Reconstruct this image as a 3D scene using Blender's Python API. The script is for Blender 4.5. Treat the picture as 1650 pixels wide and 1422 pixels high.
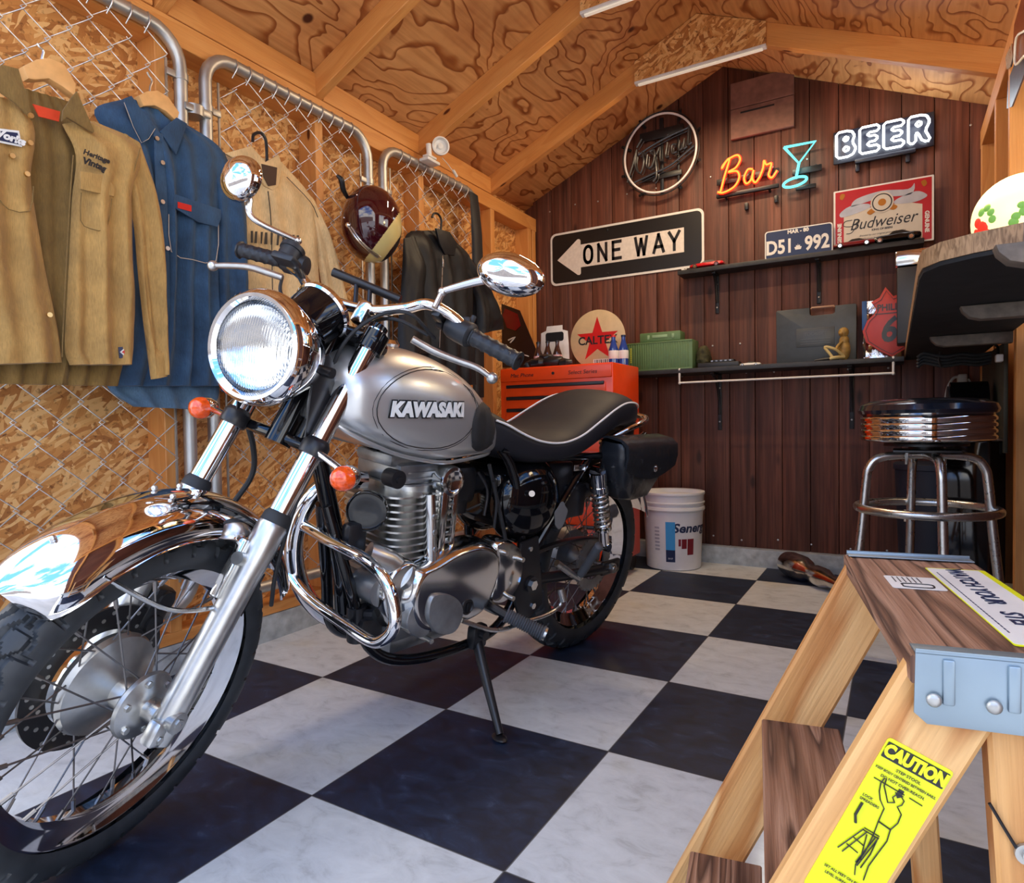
import bpy, bmesh, math, random
import numpy as np
from mathutils import Vector, Matrix, noise
random.seed(7)
PI=math.pi
scene=bpy.context.scene
COL=scene.collection
for o in list(bpy.data.objects): bpy.data.objects.remove(o)

# ---------------------------------------------------------------- camera
CAM=Vector((0.55558,-0.89453,0.73500))
FPX=1047.315; YAW,PITCH,ROLL=0.533956,-0.025491,-0.014357
def cam_axes():
    cy,sy=math.cos(YAW),math.sin(YAW); cp,sp=math.cos(PITCH),math.sin(PITCH)
    f=Vector((-sy*cp,cy*cp,sp)); r=Vector((cy,sy,0)); u=r.cross(f)
    c,s=math.cos(ROLL),math.sin(ROLL)
    return c*r+s*u, -s*r+c*u, f
CR,CU,CF=cam_axes()
cam=bpy.data.cameras.new('camera'); camo=bpy.data.objects.new('camera',cam); COL.objects.link(camo)
m=Matrix((CR,CU,-CF)).transposed().to_4x4(); m.translation=CAM; camo.matrix_world=m
cam.sensor_fit='HORIZONTAL'; cam.sensor_width=36; cam.lens=FPX/1650*36; cam.clip_start=.02
scene.camera=camo
# measuring helper: the point where the sight line of a photo pixel meets a plane x/y/z = value
def at(u,v,axis,val):
    d=CR*((u-825)/FPX)+CU*(-(v-711)/FPX)+CF
    t=(val-CAM[axis])/d[axis]; return CAM+d*t

# ---------------------------------------------------------------- light
vs=scene.view_settings; vs.view_transform='Standard'; vs.look='None'; vs.gamma=1; vs.use_curve_mapping=False
vs.exposure=0.22
W=bpy.data.worlds.new('sky'); scene.world=W; W.use_nodes=True
nt=W.node_tree; nt.nodes.clear()
def wn(t,**k):
    n=nt.nodes.new(t)
    for a,b in k.items(): setattr(n,a,b)
    return n
out=wn('ShaderNodeOutputWorld'); bg=wn('ShaderNodeBackground'); tc=wn('ShaderNodeTexCoord')
mp=wn('ShaderNodeMapping'); mp.inputs['Scale'].default_value=(1,1,2.6)
nz=wn('ShaderNodeTexNoise'); nz.inputs['Scale'].default_value=2.2; nz.inputs['Detail'].default_value=7; nz.inputs['Roughness'].default_value=.55
cr=wn('ShaderNodeValToRGB'); cr.color_ramp.elements[0].position=.44; cr.color_ramp.elements[0].color=(.09,.26,.66,1)
cr.color_ramp.elements[1].position=.58; cr.color_ramp.elements[1].color=(1,.98,.94,1)
sx=wn('ShaderNodeSeparateXYZ'); hz=wn('ShaderNodeMapRange'); hz.inputs['From Min'].default_value=0.02; hz.inputs['From Max'].default_value=.16
mx=wn('ShaderNodeMix',data_type='RGBA'); mx.inputs[6].default_value=(.95,.95,.93,1)
L=nt.links.new
L(tc.outputs['Generated'],mp.inputs['Vector']); L(mp.outputs[0],nz.inputs['Vector']); L(nz.outputs['Fac'],cr.inputs[0])
L(tc.outputs['Generated'],sx.inputs[0]); L(sx.outputs['Z'],hz.inputs['Value']); L(hz.outputs[0],mx.inputs[0]); L(cr.outputs[0],mx.inputs[7])
L(mx.outputs[2],bg.inputs['Color']); bg.inputs['Strength'].default_value=SKY=3.3
L(bg.outputs[0],out.inputs['Surface'])
sun=bpy.data.lights.new('sun','SUN'); sun.energy=3.0; sun.angle=math.radians(1.5); sun.color=(1,.95,.86)
so=bpy.data.objects.new('sun',sun); COL.objects.link(so); so.rotation_euler=(math.radians(-32),math.radians(30),0)   # from behind the shed: lights the yard in front
def area(name,loc,target,size,power,color,sy=None):
    l=bpy.data.lights.new(name,'AREA'); l.energy=power; l.color=color; l.size=size
    if sy: l.shape='RECTANGLE'; l.size_y=sy
    o=bpy.data.objects.new(name,l); COL.objects.link(o); o.location=loc
    o.rotation_euler=(Vector(target)-Vector(loc)).to_track_quat('-Z','Y').to_euler(); return o

# ---------------------------------------------------------------- material helpers
class NT:
    def __init__(s,name):
        s.m=bpy.data.materials.new(name); s.m.use_nodes=True; s.t=s.m.node_tree; s.b=s.t.nodes['Principled BSDF']
    def n(s,t,ins={},**k):
        x=s.t.nodes.new(t)
        for a,b in k.items(): setattr(x,a,b)
        for a,b in ins.items():
            if isinstance(b,tuple) and len(b)==2 and hasattr(b[0],'outputs'): s.t.links.new(b[0].outputs[b[1]],x.inputs[a])
            elif hasattr(b,'outputs'): s.t.links.new(b.outputs[0],x.inputs[a])
            else: x.inputs[a].default_value=b
        return x
    def l(s,a,b,o=0): s.t.links.new(a.outputs[o],b)
    def co(s,scale=(1,1,1),rot=(0,0,0),src='Object'):
        t=s.n('ShaderNodeTexCoord'); p=s.n('ShaderNodeMapping'); s.l(t,p.inputs[0],src); p.inputs['Scale'].default_value=scale; p.inputs['Rotation'].default_value=rot; return p
    def ramp(s,src,stops,interp='LINEAR',o=0):
        r=s.n('ShaderNodeValToRGB'); r.color_ramp.interpolation=interp
        e=r.color_ramp.elements
        while len(e)<len(stops): e.new(.5)
        for i,(p,c) in enumerate(stops): e[i].position=p; e[i].color=(*c,1) if len(c)==3 else c
        s.l(src,r.inputs[0],o); return r
    def mix(s,f,a,b,mode='MIX'):
        x=s.n('ShaderNodeMix',data_type='RGBA',blend_type=mode)
        for i,v in ((0,f),(6,a),(7,b)):
            if hasattr(v,'outputs'): s.t.links.new(v.outputs[2 if v.bl_idname=='ShaderNodeMix' else 0],x.inputs[i])
            else: x.inputs[i].default_value=(*v,1) if isinstance(v,tuple) else v
        return x
    def math(s,op,a,b=0):
        x=s.n('ShaderNodeMath',operation=op)
        for i,v in enumerate((a,b)):
            if hasattr(v,'outputs'): s.t.links.new(v.outputs[0],x.inputs[i])
            else: x.inputs[i].default_value=v
        return x
    def set(s,**k):
        for a,b in k.items():
            i=s.b.inputs[a.replace('_',' ')]
            if hasattr(b,'outputs'): s.t.links.new(b.outputs[2 if b.bl_idname=='ShaderNodeMix' else 0],i)
            elif isinstance(b,tuple) and len(b)==3: i.default_value=(*b,1)
            else: i.default_value=b
        return s
    def bump(s,h,dist=.002,strength=1):
        x=s.n('ShaderNodeBump'); x.inputs['Distance'].default_value=dist; x.inputs['Strength'].default_value=strength
        s.t.links.new(h.outputs[2 if h.bl_idname=='ShaderNodeMix' else 0],x.inputs['Height']); s.l(x,s.b.inputs['Normal']); return x
def hexc(h):
    v=[int(h[i:i+2],16)/255 for i in (0,2,4)]
    return tuple(c/12.92 if c<=.04045 else ((c+.055)/1.055)**2.4 for c in v)
def plain(name,col,rough=.5,metal=0,var=.12,nscale=18,bump=0,**k):
    a=NT(name); c=hexc(col) if isinstance(col,str) else col
    p=a.co(); z=a.n('ShaderNodeTexNoise',{'Vector':p,'Scale':float(nscale),'Detail':5.0})
    f=a.ramp(z,[(.3,tuple(x*(1-var) for x in c)),(.7,tuple(min(1,x*(1+var)) for x in c))])
    rr=a.math('MULTIPLY_ADD',z,.25*rough); rr.inputs[2].default_value=rough*.88
    a.set(Base_Color=f,Roughness=rr,Metallic=metal,**k)
    if bump: a.bump(z,bump)
    return a.m
M={}
M['chrome']=plain('chrome',(.86,.86,.87),.045,1,.02)
M['steel']=plain('brushed_steel',(.62,.61,.58),.28,1,.1,60)
M['galv']=plain('galvanised_steel',(.50,.50,.48),.42,.85,.18,14)
M['galvblue']=plain('galvanised_sheet',(.30,.38,.44),.38,.75,.12,9)
M['alu']=plain('cast_aluminium',(.60,.60,.58),.32,.95,.12,30)
M['alup']=plain('polished_aluminium',(.70,.70,.68),.13,1,.08,12)
M['aludull']=plain('dull_aluminium',(.30,.31,.32),.38,.8,.2,25)
M['black']=plain('gloss_black_paint',(.004,.004,.005),.07,0,.1)
M['blackm']=plain('satin_black',(.011,.011,.013),.36)
M['blackp']=plain('black_plastic',(.020,.022,.026),.45,bump=.0004)
M['rubber']=plain('black_rubber',(.016,.017,.019),.62,0,.25,40,bump=.0004)
M['tyre']=plain('tyre_rubber',(.024,.028,.033),.5,0,.3,30,bump=.0005)
M['amber']=plain('amber_lens',(.90,.085,.006),.10,0,.25,120,bump=.0015,Coat_Weight=1.0)
M['white']=plain('white_plastic',(.80,.80,.78),.4,0,.04)
M['whitep']=plain('white_paint',(.78,.77,.74),.45,0,.06)
M['brass']=plain('brass',(.75,.55,.25),.3,1)
M['red']=plain('red_paint',hexc('c81812'),.3)
M['darkred']=plain('dark_red_paint',hexc('6b0f12'),.25)
M['navy']=plain('navy_paint',hexc('16264c'),.35)
M['iron']=plain('black_iron',(.02,.02,.022),.45,.3)
M['wire']=plain('galvanised_wire',(.66,.63,.60),.30,.95,.2,80)
M['pale']=plain('pale_hanger_wood',hexc('e3ab6a'),.5,0,.12,30)
M['concrete']=plain('concrete',hexc('a7aeb0'),.85,0,.28,22,bump=.006)

def osb(name,axes,c=((.36,.13,.030),(.66,.30,.080),(.85,.50,.19),(.52,.205,.048)),s=1):
    a=NT(name); prev=None
    tcx=a.n('ShaderNodeTexCoord'); sep=a.n('ShaderNodeSeparateXYZ'); a.l(tcx,sep.inputs[0],'Object')
    cmb=a.n('ShaderNodeCombineXYZ'); a.t.links.new(sep.outputs[axes[0]],cmb.inputs[0]); a.t.links.new(sep.outputs[axes[1]],cmb.inputs[1])
    wob=a.n('ShaderNodeTexNoise',{'Vector':cmb,'Scale':9.0*s,'Detail':2.0}); 
    vm=a.n('ShaderNodeVectorMath',operation='MULTIPLY_ADD'); a.l(wob,vm.inputs[0],1); vm.inputs[1].default_value=(.03,.03,.03); a.l(cmb,vm.inputs[2])
    cols=[];hs=[]
    for i,(r,sx_,sy_) in enumerate(((.30,20,82),(1.15,23,95),(1.95,18,76),(2.65,24,100))):
        p0=a.n('ShaderNodeMapping'); a.l(vm,p0.inputs[0]); p0.inputs['Rotation'].default_value=(0,0,r)
        p=a.n('ShaderNodeMapping'); a.l(p0,p.inputs[0]); p.inputs['Scale'].default_value=(sx_*s,sy_*s,1); p.inputs['Location'].default_value=(i*3.1,i*1.7,0)
        v=a.n('ShaderNodeTexVoronoi',{'Vector':p,'Scale':1.0,'Randomness':1.0},voronoi_dimensions='2D')
        bw=a.n('ShaderNodeSeparateColor'); a.l(v,bw.inputs[0],'Color')
        gr=a.n('ShaderNodeMapping'); a.l(p,gr.inputs[0]); gr.inputs['Scale'].default_value=(.7,9,1)
        g=a.n('ShaderNodeTexNoise',{'Vector':gr,'Scale':1.0,'Detail':3.0})
        sm=a.math('MULTIPLY_ADD',g,.35); a.l(bw,sm.inputs[2]); 
        cols.append(sm); hs.append((bw,v))
    cur=cols[0]
    for i in (1,2,3):
        f=a.math('GREATER_THAN',a_sep(a,hs[i][0]),.52)
        mxx=a.n('ShaderNodeMix'); a.l(f,mxx.inputs[0]); a.l(cur,mxx.inputs[2]); a.l(cols[i],mxx.inputs[3]); cur=mxx
    r=a.ramp(cur,[(.12,c[0]),(.4,c[3]),(.62,c[1]),(1.0,c[2])])
    big=a.n('ShaderNodeTexNoise',{'Vector':cmb,'Scale':60.0*s,'Detail':3.0}); dk=a.ramp(big,[(.30,(.30,.22,.16)),(.42,(1,1,1))])
    a.set(Base_Color=a.mix(.8,r,dk,'MULTIPLY'),Roughness=.6); a.bump(cur,.0025,.7)
    return a.m
def a_sep(a,n):
    x=a.n('ShaderNodeMath',operation='ADD'); a.t.links.new(n.outputs[1],x.inputs[0]); x.inputs[1].default_value=0; return x
def plywood(name,rotz,c=((.44,.15,.045),(.66,.31,.105),(.80,.43,.16))):
    a=NT(name); p=a.co((1,1,.3),(0,0,rotz))
    p2=a.n('ShaderNodeMapping'); a.l(p,p2.inputs[0]); p2.inputs['Scale'].default_value=(2.3,1.0,1)
    z=a.n('ShaderNodeTexNoise',{'Vector':p2,'Scale':1.5,'Detail':3.2,'Roughness':.46,'Distortion':.4})
    k=a.math('MULTIPLY',z,30.0); w=a.math('SINE',k)
    w2=a.math('FRACT',a.math('MULTIPLY',z,15.0))
    line=a.ramp(w2,[(0,(.42,.25,.15)),(.09,(.55,.37,.24)),(.26,(1,1,1)),(.95,(1,1,1)),(1,(.42,.25,.15))])
    q=a.n('ShaderNodeMapping'); a.l(p,q.inputs[0]); q.inputs['Scale'].default_value=(60,3,1)
    fine=a.n('ShaderNodeTexNoise',{'Vector':q,'Scale':1.0,'Detail':4.0})
    b=a.n('ShaderNodeTexNoise',{'Vector':p,'Scale':1.7,'Detail':4.0,'Roughness':.6})
    base=a.ramp(b,[(.30,c[0]),(.44,c[1]),(.75,c[2])])
    f2=a.ramp(fine,[(.3,(.72,.62,.52)),(.6,(1,1,1))])
    kn=a.n('ShaderNodeTexVoronoi',{'Vector':p,'Scale':2.3}); kk=a.ramp(kn,[(.045,(.12,.05,.02)),(.06,(1,1,1))])
    x=a.mix(1.0,base,line,'MULTIPLY'); x=a.mix(.7,x,f2,'MULTIPLY'); x=a.mix(1.0,x,kk,'MULTIPLY')
    a.set(Base_Color=x,Roughness=.55); a.bump(fine,.0006); return a.m
def timber(name,c,knots=True,ringd=.5,ring=16.0,rough=.5,fine=.5,bumpd=.0008):
    # grain runs along U (metres along the board)
    a=NT(name); p=a.co((1,1,1),src='UV')
    oi=a.n('ShaderNodeObjectInfo'); ad=a.n('ShaderNodeVectorMath',operation='ADD'); a.l(p,ad.inputs[0]); 
    ml=a.math('MULTIPLY',oi,7.3); a.t.links.new(oi.outputs['Random'],ml.inputs[0]); cb=a.n('ShaderNodeCombineXYZ'); a.l(ml,cb.inputs[0]); a.l(ml,cb.inputs[1]); a.l(cb,ad.inputs[1])
    q=a.n('ShaderNodeMapping'); a.l(ad,q.inputs[0]); q.inputs['Scale'].default_value=(1.6,ring,1)
    z=a.n('ShaderNodeTexNoise',{'Vector':q,'Scale':1.0,'Detail':2.0,'Roughness':.4,'Distortion':.25})
    w=a.math('FRACT',a.math('MULTIPLY',z,6.0))
    r=a.ramp(w,[(0,c[0]),(.35,c[1]),(.85,c[2]),(1,c[0])])
    q2=a.n('ShaderNodeMapping'); a.l(ad,q2.inputs[0]); q2.inputs['Scale'].default_value=(8,260,1)
    fz=a.n('ShaderNodeTexNoise',{'Vector':q2,'Scale':1.0,'Detail':4.0}); f2=a.ramp(fz,[(.3,(.7,.6,.5)),(.6,(1,1,1))])
    base=a.mix(ringd,c[1],r); x=a.mix(fine,base,f2,'MULTIPLY')
    if knots:
        kq=a.n('ShaderNodeMapping'); a.l(ad,kq.inputs[0]); kq.inputs['Scale'].default_value=(3.2,9,1)
        kn=a.n('ShaderNodeTexVoronoi',{'Vector':kq,'Scale':1.0}); kk=a.ramp(kn,[(.05,(.16,.06,.02)),(.085,(1,1,1))]); x=a.mix(1.0,x,kk,'MULTIPLY')
    a.set(Base_Color=x,Roughness=rough); a.bump(fz,bumpd); return a.m
M['osb']=osb('strand_board',(1,2)); M['osbx']=osb('strand_board_gusset',(0,2))
M['ply']=plywood('roof_plywood',0); 
M['stud']=timber('warm_pine',((.60,.22,.05),(.72,.315,.082),(.80,.40,.13)),True,.35,9.0,.5,.3)
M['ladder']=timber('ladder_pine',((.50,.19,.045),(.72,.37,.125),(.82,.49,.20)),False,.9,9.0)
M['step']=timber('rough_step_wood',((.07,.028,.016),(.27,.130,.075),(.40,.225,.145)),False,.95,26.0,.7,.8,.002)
def brownwall():
    a=NT('brown_stained_planks'); p=a.co((1,1,1))
    s=a.n('ShaderNodeSeparateXYZ',{0:p}); k=a.math('MULTIPLY',s,1/.127); ident=a.math('FLOOR',k)
    wn_=a.n('ShaderNodeTexWhiteNoise',{'W':ident},noise_dimensions='1D')
    q=a.n('ShaderNodeMapping'); a.l(p,q.inputs[0]); q.inputs['Scale'].default_value=(16,1,.9)
    z=a.n('ShaderNodeTexNoise',{'Vector':q,'Scale':1.6,'Detail':5.0,'Roughness':.62,'Distortion':.3})
    r=a.ramp(z,[(.28,(.060,.018,.010)),(.46,(.118,.038,.022)),(.62,(.165,.060,.036)),(.80,(.25,.115,.075))])
    q2=a.n('ShaderNodeMapping'); a.l(p,q2.inputs[0]); q2.inputs['Scale'].default_value=(90,1,2.5); f=a.n('ShaderNodeTexNoise',{'Vector':q2,'Scale':1.0,'Detail':3.0})
    fr=a.ramp(f,[(.3,(.6,.55,.5)),(.65,(1.15,1.1,1.1))])
    pv=a.ramp(wn_,[(0,(.78,.78,.78)),(1,(1.2,1.15,1.1))])
    q3=a.n('ShaderNodeMapping'); a.l(p,q3.inputs[0]); q3.inputs['Scale'].default_value=(7,1,2.6); kn=a.n('ShaderNodeTexVoronoi',{'Vector':q3,'Scale':1.0}); kk=a.ramp(kn,[(.05,(.3,.25,.22)),(.12,(1,1,1))])
    x=a.mix(1.0,r,fr,'MULTIPLY'); x=a.mix(1.0,x,pv,'MULTIPLY'); x=a.mix(1.0,x,kk,'MULTIPLY')
    a.set(Base_Color=x,Roughness=.62); a.bump(f,.0015); return a.m
M['brown']=brownwall()
def tiles():
    a=NT('checker_vinyl_tiles'); p=a.co((1/.45,1/.45,1))
    ch=a.n('ShaderNodeTexChecker',{'Vector':p,'Scale':1.0})
    s=a.n('ShaderNodeSeparateXYZ',{0:p})
    z=a.n('ShaderNodeTexNoise',{'Vector':a.co((14,22,1)),'Scale':1.0,'Detail':7.0,'Roughness':.68,'Distortion':.6})
    z2=a.n('ShaderNodeTexNoise',{'Vector':a.co((1,1,1)),'Scale':3.5,'Detail':4.0})
    lt=a.ramp(z,[(.25,hexc('a3a8aa')),(.45,hexc('c2c8cb')),(.65,hexc('ced4d7'))])
    stain=a.ramp(z2,[(.56,(1,1,1)),(.72,(.93,.88,.76))]); lt2=a.mix(1.0,lt,stain,'MULTIPLY')
    dk=a.ramp(z,[(.30,hexc('0b1322')),(.48,hexc('142036')),(.60,hexc('1d2b44')),(.78,hexc('45556e'))])
    # seams
    def seam(o):
        m_=a.n('ShaderNodeMath',operation='FRACT'); a.t.links.new(s.outputs[o],m_.inputs[0]); q=a.math('SUBTRACT',m_,.5); q=a.math('ABSOLUTE',q); return a.math('GREATER_THAN',q,.4955)
    sm=a.math('MAXIMUM',seam(0),seam(1))
    c=a.mix(a.math('ADD',ch_f(a,ch),0),lt2,dk); c=a.mix(a.math('MULTIPLY',sm,.8),c,(.02,.022,.025))
    vo=a.n('ShaderNodeTexNoise',{'Vector':a.co((40,3,1),(0,0,.6)),'Scale':1.0,'Detail':2.0}); 
    rg=a.math('MULTIPLY_ADD',z,.22); rg.inputs[2].default_value=.42
    a.set(Base_Color=c,Roughness=rg); a.bump(a.math('SUBTRACT',z,sm),.0008,.5); return a.m
def ch_f(a,ch):
    x=a.n('ShaderNodeMath',operation='ADD'); a.t.links.new(ch.outputs['Fac'],x.inputs[0]); x.inputs[1].default_value=0; return x
M['tiles']=tiles()

# ---------------------------------------------------------------- mesh builder
def basis(d):
    d=Vector(d).normalized(); h=Vector((0,0,1)) if abs(d.z)<.9 else Vector((1,0,0))
    x=h.cross(d).normalized(); return x,d.cross(x),d
def catmull(P,k=6,closed=False):
    P=[Vector(p) for p in P]; n=len(P); o=[]
    seg=n if closed else n-1
    for i in range(seg):
        p1,p2=P[i],P[(i+1)%n]
        p0=P[i-1] if (closed or i>0) else p1*2-p2
        p3=P[(i+2)%n] if (closed or i+2<n) else p2*2-p1
        for j in range(k):
            t=j/k; o.append(.5*((2*p1)+(p2-p0)*t+(2*p0-5*p1+4*p2-p3)*t*t+(3*p1-p0-3*p2+p3)*t**3))
    if not closed: o.append(P[-1])
    return o
class MB:
    def __init__(s): s.bm=bmesh.new(); s.uv=s.bm.loops.layers.uv.new('UVMap')
    def _m(s,faces,mi):
        for f in faces: f.material_index=mi
        return faces
    def rings(s,R,closed=False,caps=True,mi=0,cyc=True):
        bm=s.bm; V=[[bm.verts.new(p) for p in r] for r in R]; fs=[]
        n=len(R[0]); K=len(R)
        for i in range(K if closed else K-1):
            a,b=V[i],V[(i+1)%K]
            for j in range(n if cyc else n-1):
                k=(j+1)%n
                try: fs.append(bm.faces.new((a[j],a[k],b[k],b[j])))
                except ValueError: pass
        if caps and not closed and cyc:
            fs.append(bm.faces.new(V[0][::-1])); fs.append(bm.faces.new(V[-1]))
        return s._m(fs,mi)
    def box(s,c,size,bev=0,R=None,mi=0,seg=2):
        x,y,z=[k/2 for k in size]; c=Vector(c)
        vs=[s.bm.verts.new(Vector((i*x,j*y,k*z))) for i in (-1,1) for j in (-1,1) for k in (-1,1)]
        fs=[s.bm.faces.new([vs[i] for i in q]) for q in ((0,1,3,2),(4,6,7,5),(0,4,5,1),(2,3,7,6),(0,2,6,4),(1,5,7,3))]
        s._m(fs,mi)
        if bev:
            r=bmesh.ops.bevel(s.bm,geom=list({e for f in fs for e in f.edges}),offset=bev,segments=seg,affect='EDGES',profile=.5); vs=list({v for f in r['faces'] for v in f.verts}|{v for v in vs if v.is_valid})
            for f in r['faces']: f.material_index=mi
        for v in vs:
            if v.is_valid: v.co=(R@v.co if R else v.co)+c
        return vs
    def beam(s,p0,p1,w,h,up=(0,0,1),bev=.002,mi=0):
        """board from p0 to p1: w across, h along 'up'; UV u runs along the length"""
        p0,p1=Vector(p0),Vector(p1); d=(p1-p0).normalized(); x=d.cross(Vector(up)).normalized(); y=x.cross(d)
        pr=[(-w/2+bev,-h/2),(w/2-bev,-h/2),(w/2,-h/2+bev),(w/2,h/2-bev),(w/2-bev,h/2),(-w/2+bev,h/2),(-w/2,h/2-bev),(-w/2,-h/2+bev)]
        V=[[s.bm.verts.new(p+x*a+y*b) for a,b in pr] for p in (p0,p1)]; n=len(pr); Ln=(p1-p0).length
        per=[0]
        for i in range(n): a,b=pr[i],pr[(i+1)%n]; per.append(per[-1]+math.hypot(a[0]-b[0],a[1]-b[1]))
        for i in range(n):
            f=s.bm.faces.new((V[0][i],V[0][(i+1)%n],V[1][(i+1)%n],V[1][i])); f.material_index=mi
            for l,uv in zip(f.loops,((0,per[i]),(0,per[i+1]),(Ln,per[i+1]),(Ln,per[i]))): l[s.uv].uv=uv
        for k,vv in ((0,V[0][::-1]),(1,V[1])):
            f=s.bm.faces.new(vv); f.material_index=mi
            for l in f.loops: q=l.vert.co-p0; l[s.uv].uv=(q.dot(y)*.3,q.dot(x))
    def cyl(s,p0,p1,r0,r1=None,n=24,mi=0,caps=True):
        p0,p1=Vector(p0),Vector(p1); r1=r0 if r1 is None else r1; x,y,_=basis(p1-p0)
        return s.rings([[p+(x*math.cos(2*PI*i/n)+y*math.sin(2*PI*i/n))*r for i in range(n)] for p,r in ((p0,r0),(p1,r1))],caps=caps,mi=mi)
    def tube(s,pts,r,n=10,k=6,closed=False,mi=0,smooth=True,radii=None,flat=1.0,caps=True):
        P=catmull(pts,k,closed) if smooth else [Vector(p) for p in pts]
        N=len(P)
        if radii:
            rr=[]
            for i in range(N):
                t=i/(N-1)*(len(radii)-1); a=int(min(t,len(radii)-2)); rr.append(radii[a]+(radii[a+1]-radii[a])*(t-a))
        else: rr=[r]*N
        T=[]
        for i in range(N):
            a=P[(i-1)%N] if (closed or i>0) else P[i]; b=P[(i+1)%N] if (closed or i<N-1) else P[i]; T.append((b-a).normalized())
        x,y,_=basis(T[0]); R=[]
        for i in range(N):
            x=(x-T[i]*x.dot(T[i])).normalized(); y=T[i].cross(x)
            R.append([P[i]+(x*math.cos(2*PI*j/n)+y*math.sin(2*PI*j/n)*flat)*rr[i] for j in range(n)])
        return s.rings(R,closed=closed,mi=mi,caps=caps)
    def lathe(s,prof,o=(0,0,0),axis=(0,0,1),n=40,mi=0,caps=True,closed=False):
        o=Vector(o); x,y,d=basis(axis)
        return s.rings([[o+d*z+(x*math.cos(2*PI*i/n)+y*math.sin(2*PI*i/n))*max(r,1e-5) for i in range(n)] for r,z in prof],closed=closed,caps=caps,mi=mi)
    def sph(s,c,r,n=20,m_=12,mi=0,R=None):
        c=Vector(c); r=(r,r,r) if isinstance(r,(int,float)) else r; RR=[]
        for i in range(m_+1):
            t=PI*i/m_; t=min(max(t,.02),PI-.02); ring=[]
            for j in range(n):
                v=Vector((r[0]*math.sin(t)*math.cos(2*PI*j/n),r[1]*math.sin(t)*math.sin(2*PI*j/n),-r[2]*math.cos(t)))
                ring.append(c+(R@v if R else v))
            RR.append(ring)
        return s.rings(RR,mi=mi)
    def prism(s,poly,o,u,v,th,mi=0,bev=0):
        """polygon (2-D points) in the plane o + a*u + b*v, extruded th along u x v"""
        o,u,v=Vector(o),Vector(u),Vector(v); nn=u.cross(v).normalized()
        A=[s.bm.verts.new(o+u*a+v*b) for a,b in poly]; f=s.bm.faces.new(A); f.material_index=mi
        r=bmesh.ops.extrude_face_region(s.bm,geom=[f]); vs=[g for g in r['geom'] if isinstance(g,bmesh.types.BMVert)]
        for w in vs: w.co+=nn*th
        fs=[g for g in r['geom'] if isinstance(g,bmesh.types.BMFace)]
        es={e for ff in fs+[f] for e in ff.edges}
        for e in es:
            for ff in e.link_faces: ff.material_index=mi
        if bev: 
            rr=bmesh.ops.bevel(s.bm,geom=list(es),offset=bev,segments=2,affect='EDGES',profile=.5)
            for ff in rr['faces']: ff.material_index=mi
    def text(s,txt,size,o,u,v,th=.0004,mi=0,off=0,shear=0,align='CENTER',sx=1,bow=None):
        cu=bpy.data.curves.new('t','FONT'); cu.body=txt; cu.size=size; cu.extrude=th/2; cu.offset=off; cu.shear=shear; cu.align_x=align; cu.align_y='CENTER'; cu.resolution_u=3
        ob=bpy.data.objects.new('t',cu); COL.objects.link(ob); bpy.context.view_layer.update()
        me=bpy.data.meshes.new_from_object(ob.evaluated_get(bpy.context.evaluated_depsgraph_get()))
        o,u,v=Vector(o),Vector(u).normalized(),Vector(v).normalized(); w=u.cross(v)
        vv=[]
        for q in me.vertices:
            x,y,z=q.co; x*=sx
            if bow: y+=bow*x*x
            vv.append(s.bm.verts.new(o+u*x+v*y+w*(z+th/2)))
        for p in me.polygons:
            try: f=s.bm.faces.new([vv[i] for i in p.vertices]); f.material_index=mi
            except ValueError: pass
        bpy.data.objects.remove(ob); bpy.data.curves.remove(cu); bpy.data.meshes.remove(me)
    def build(s,name,mats,parent=None,Mx=None,sharp=35,tag=None):
        bm=s.bm
        bmesh.ops.recalc_face_normals(bm,faces=bm.faces)
        for f in bm.faces: f.smooth=True
        me=bpy.data.meshes.new(name); bm.to_mesh(me); bm.free()
        if Mx is not None: me.transform(Mx)
        for k in (mats if isinstance(mats,(list,tuple)) else [mats]): me.materials.append(M[k] if isinstance(k,str) else k)
        me.set_sharp_from_angle(angle=math.radians(sharp))
        o=bpy.data.objects.new(name,me); COL.objects.link(o)
        if parent: o.parent=parent
        if tag: tagit(o,*tag)
        return o
def tagit(o,label=None,cat=None,group=None,kind=None):
    for k,v in (('label',label),('category',cat),('group',group),('kind',kind)):
        if v: o[k]=v
    return o
def root(name,loc,label,cat,group=None,Mx=None):
    o=bpy.data.objects.new(name,None); COL.objects.link(o); o.empty_display_size=.05
    if Mx is not None: o.matrix_world=Mx
    else: o.location=loc
    return tagit(o,label,cat,group)
def rebase(o,loc):
    """put the origin of a top-level mesh at loc without moving it"""
    loc=Vector(loc); o.data.transform(Matrix.Translation(-loc)); o.location=loc; return o
def copy_tree(o,parent=None,Mx=None):
    c=o.copy(); COL.objects.link(c); c.parent=parent
    for ch in list(o.children): copy_tree(ch,c)
    return c
def rrect(w,h,r,n=5,cx=0,cy=0):
    P=[]
    for x,y,a in ((w/2-r,h/2-r,0),(-w/2+r,h/2-r,90),(-w/2+r,-h/2+r,180),(w/2-r,-h/2+r,270)):
        for i in range(n+1): t=math.radians(a+90*i/n); P.append((cx+x+r*math.cos(t),cy+y+r*math.sin(t)))
    return P
def circ(r,n=32,cx=0,cy=0,a0=0): return [(cx+r*math.cos(a0+2*PI*i/n),cy+r*math.sin(a0+2*PI*i/n)) for i in range(n)]
XL,XR,YB,XRG=-1.31,.87,2.58,-.21          # left studs, right studs, back wall, ridge
YF=-0.50                                   # front opening
def zc(x): return 2.555-.435*abs(x-XRG)    # underside of roof sheathing
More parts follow.
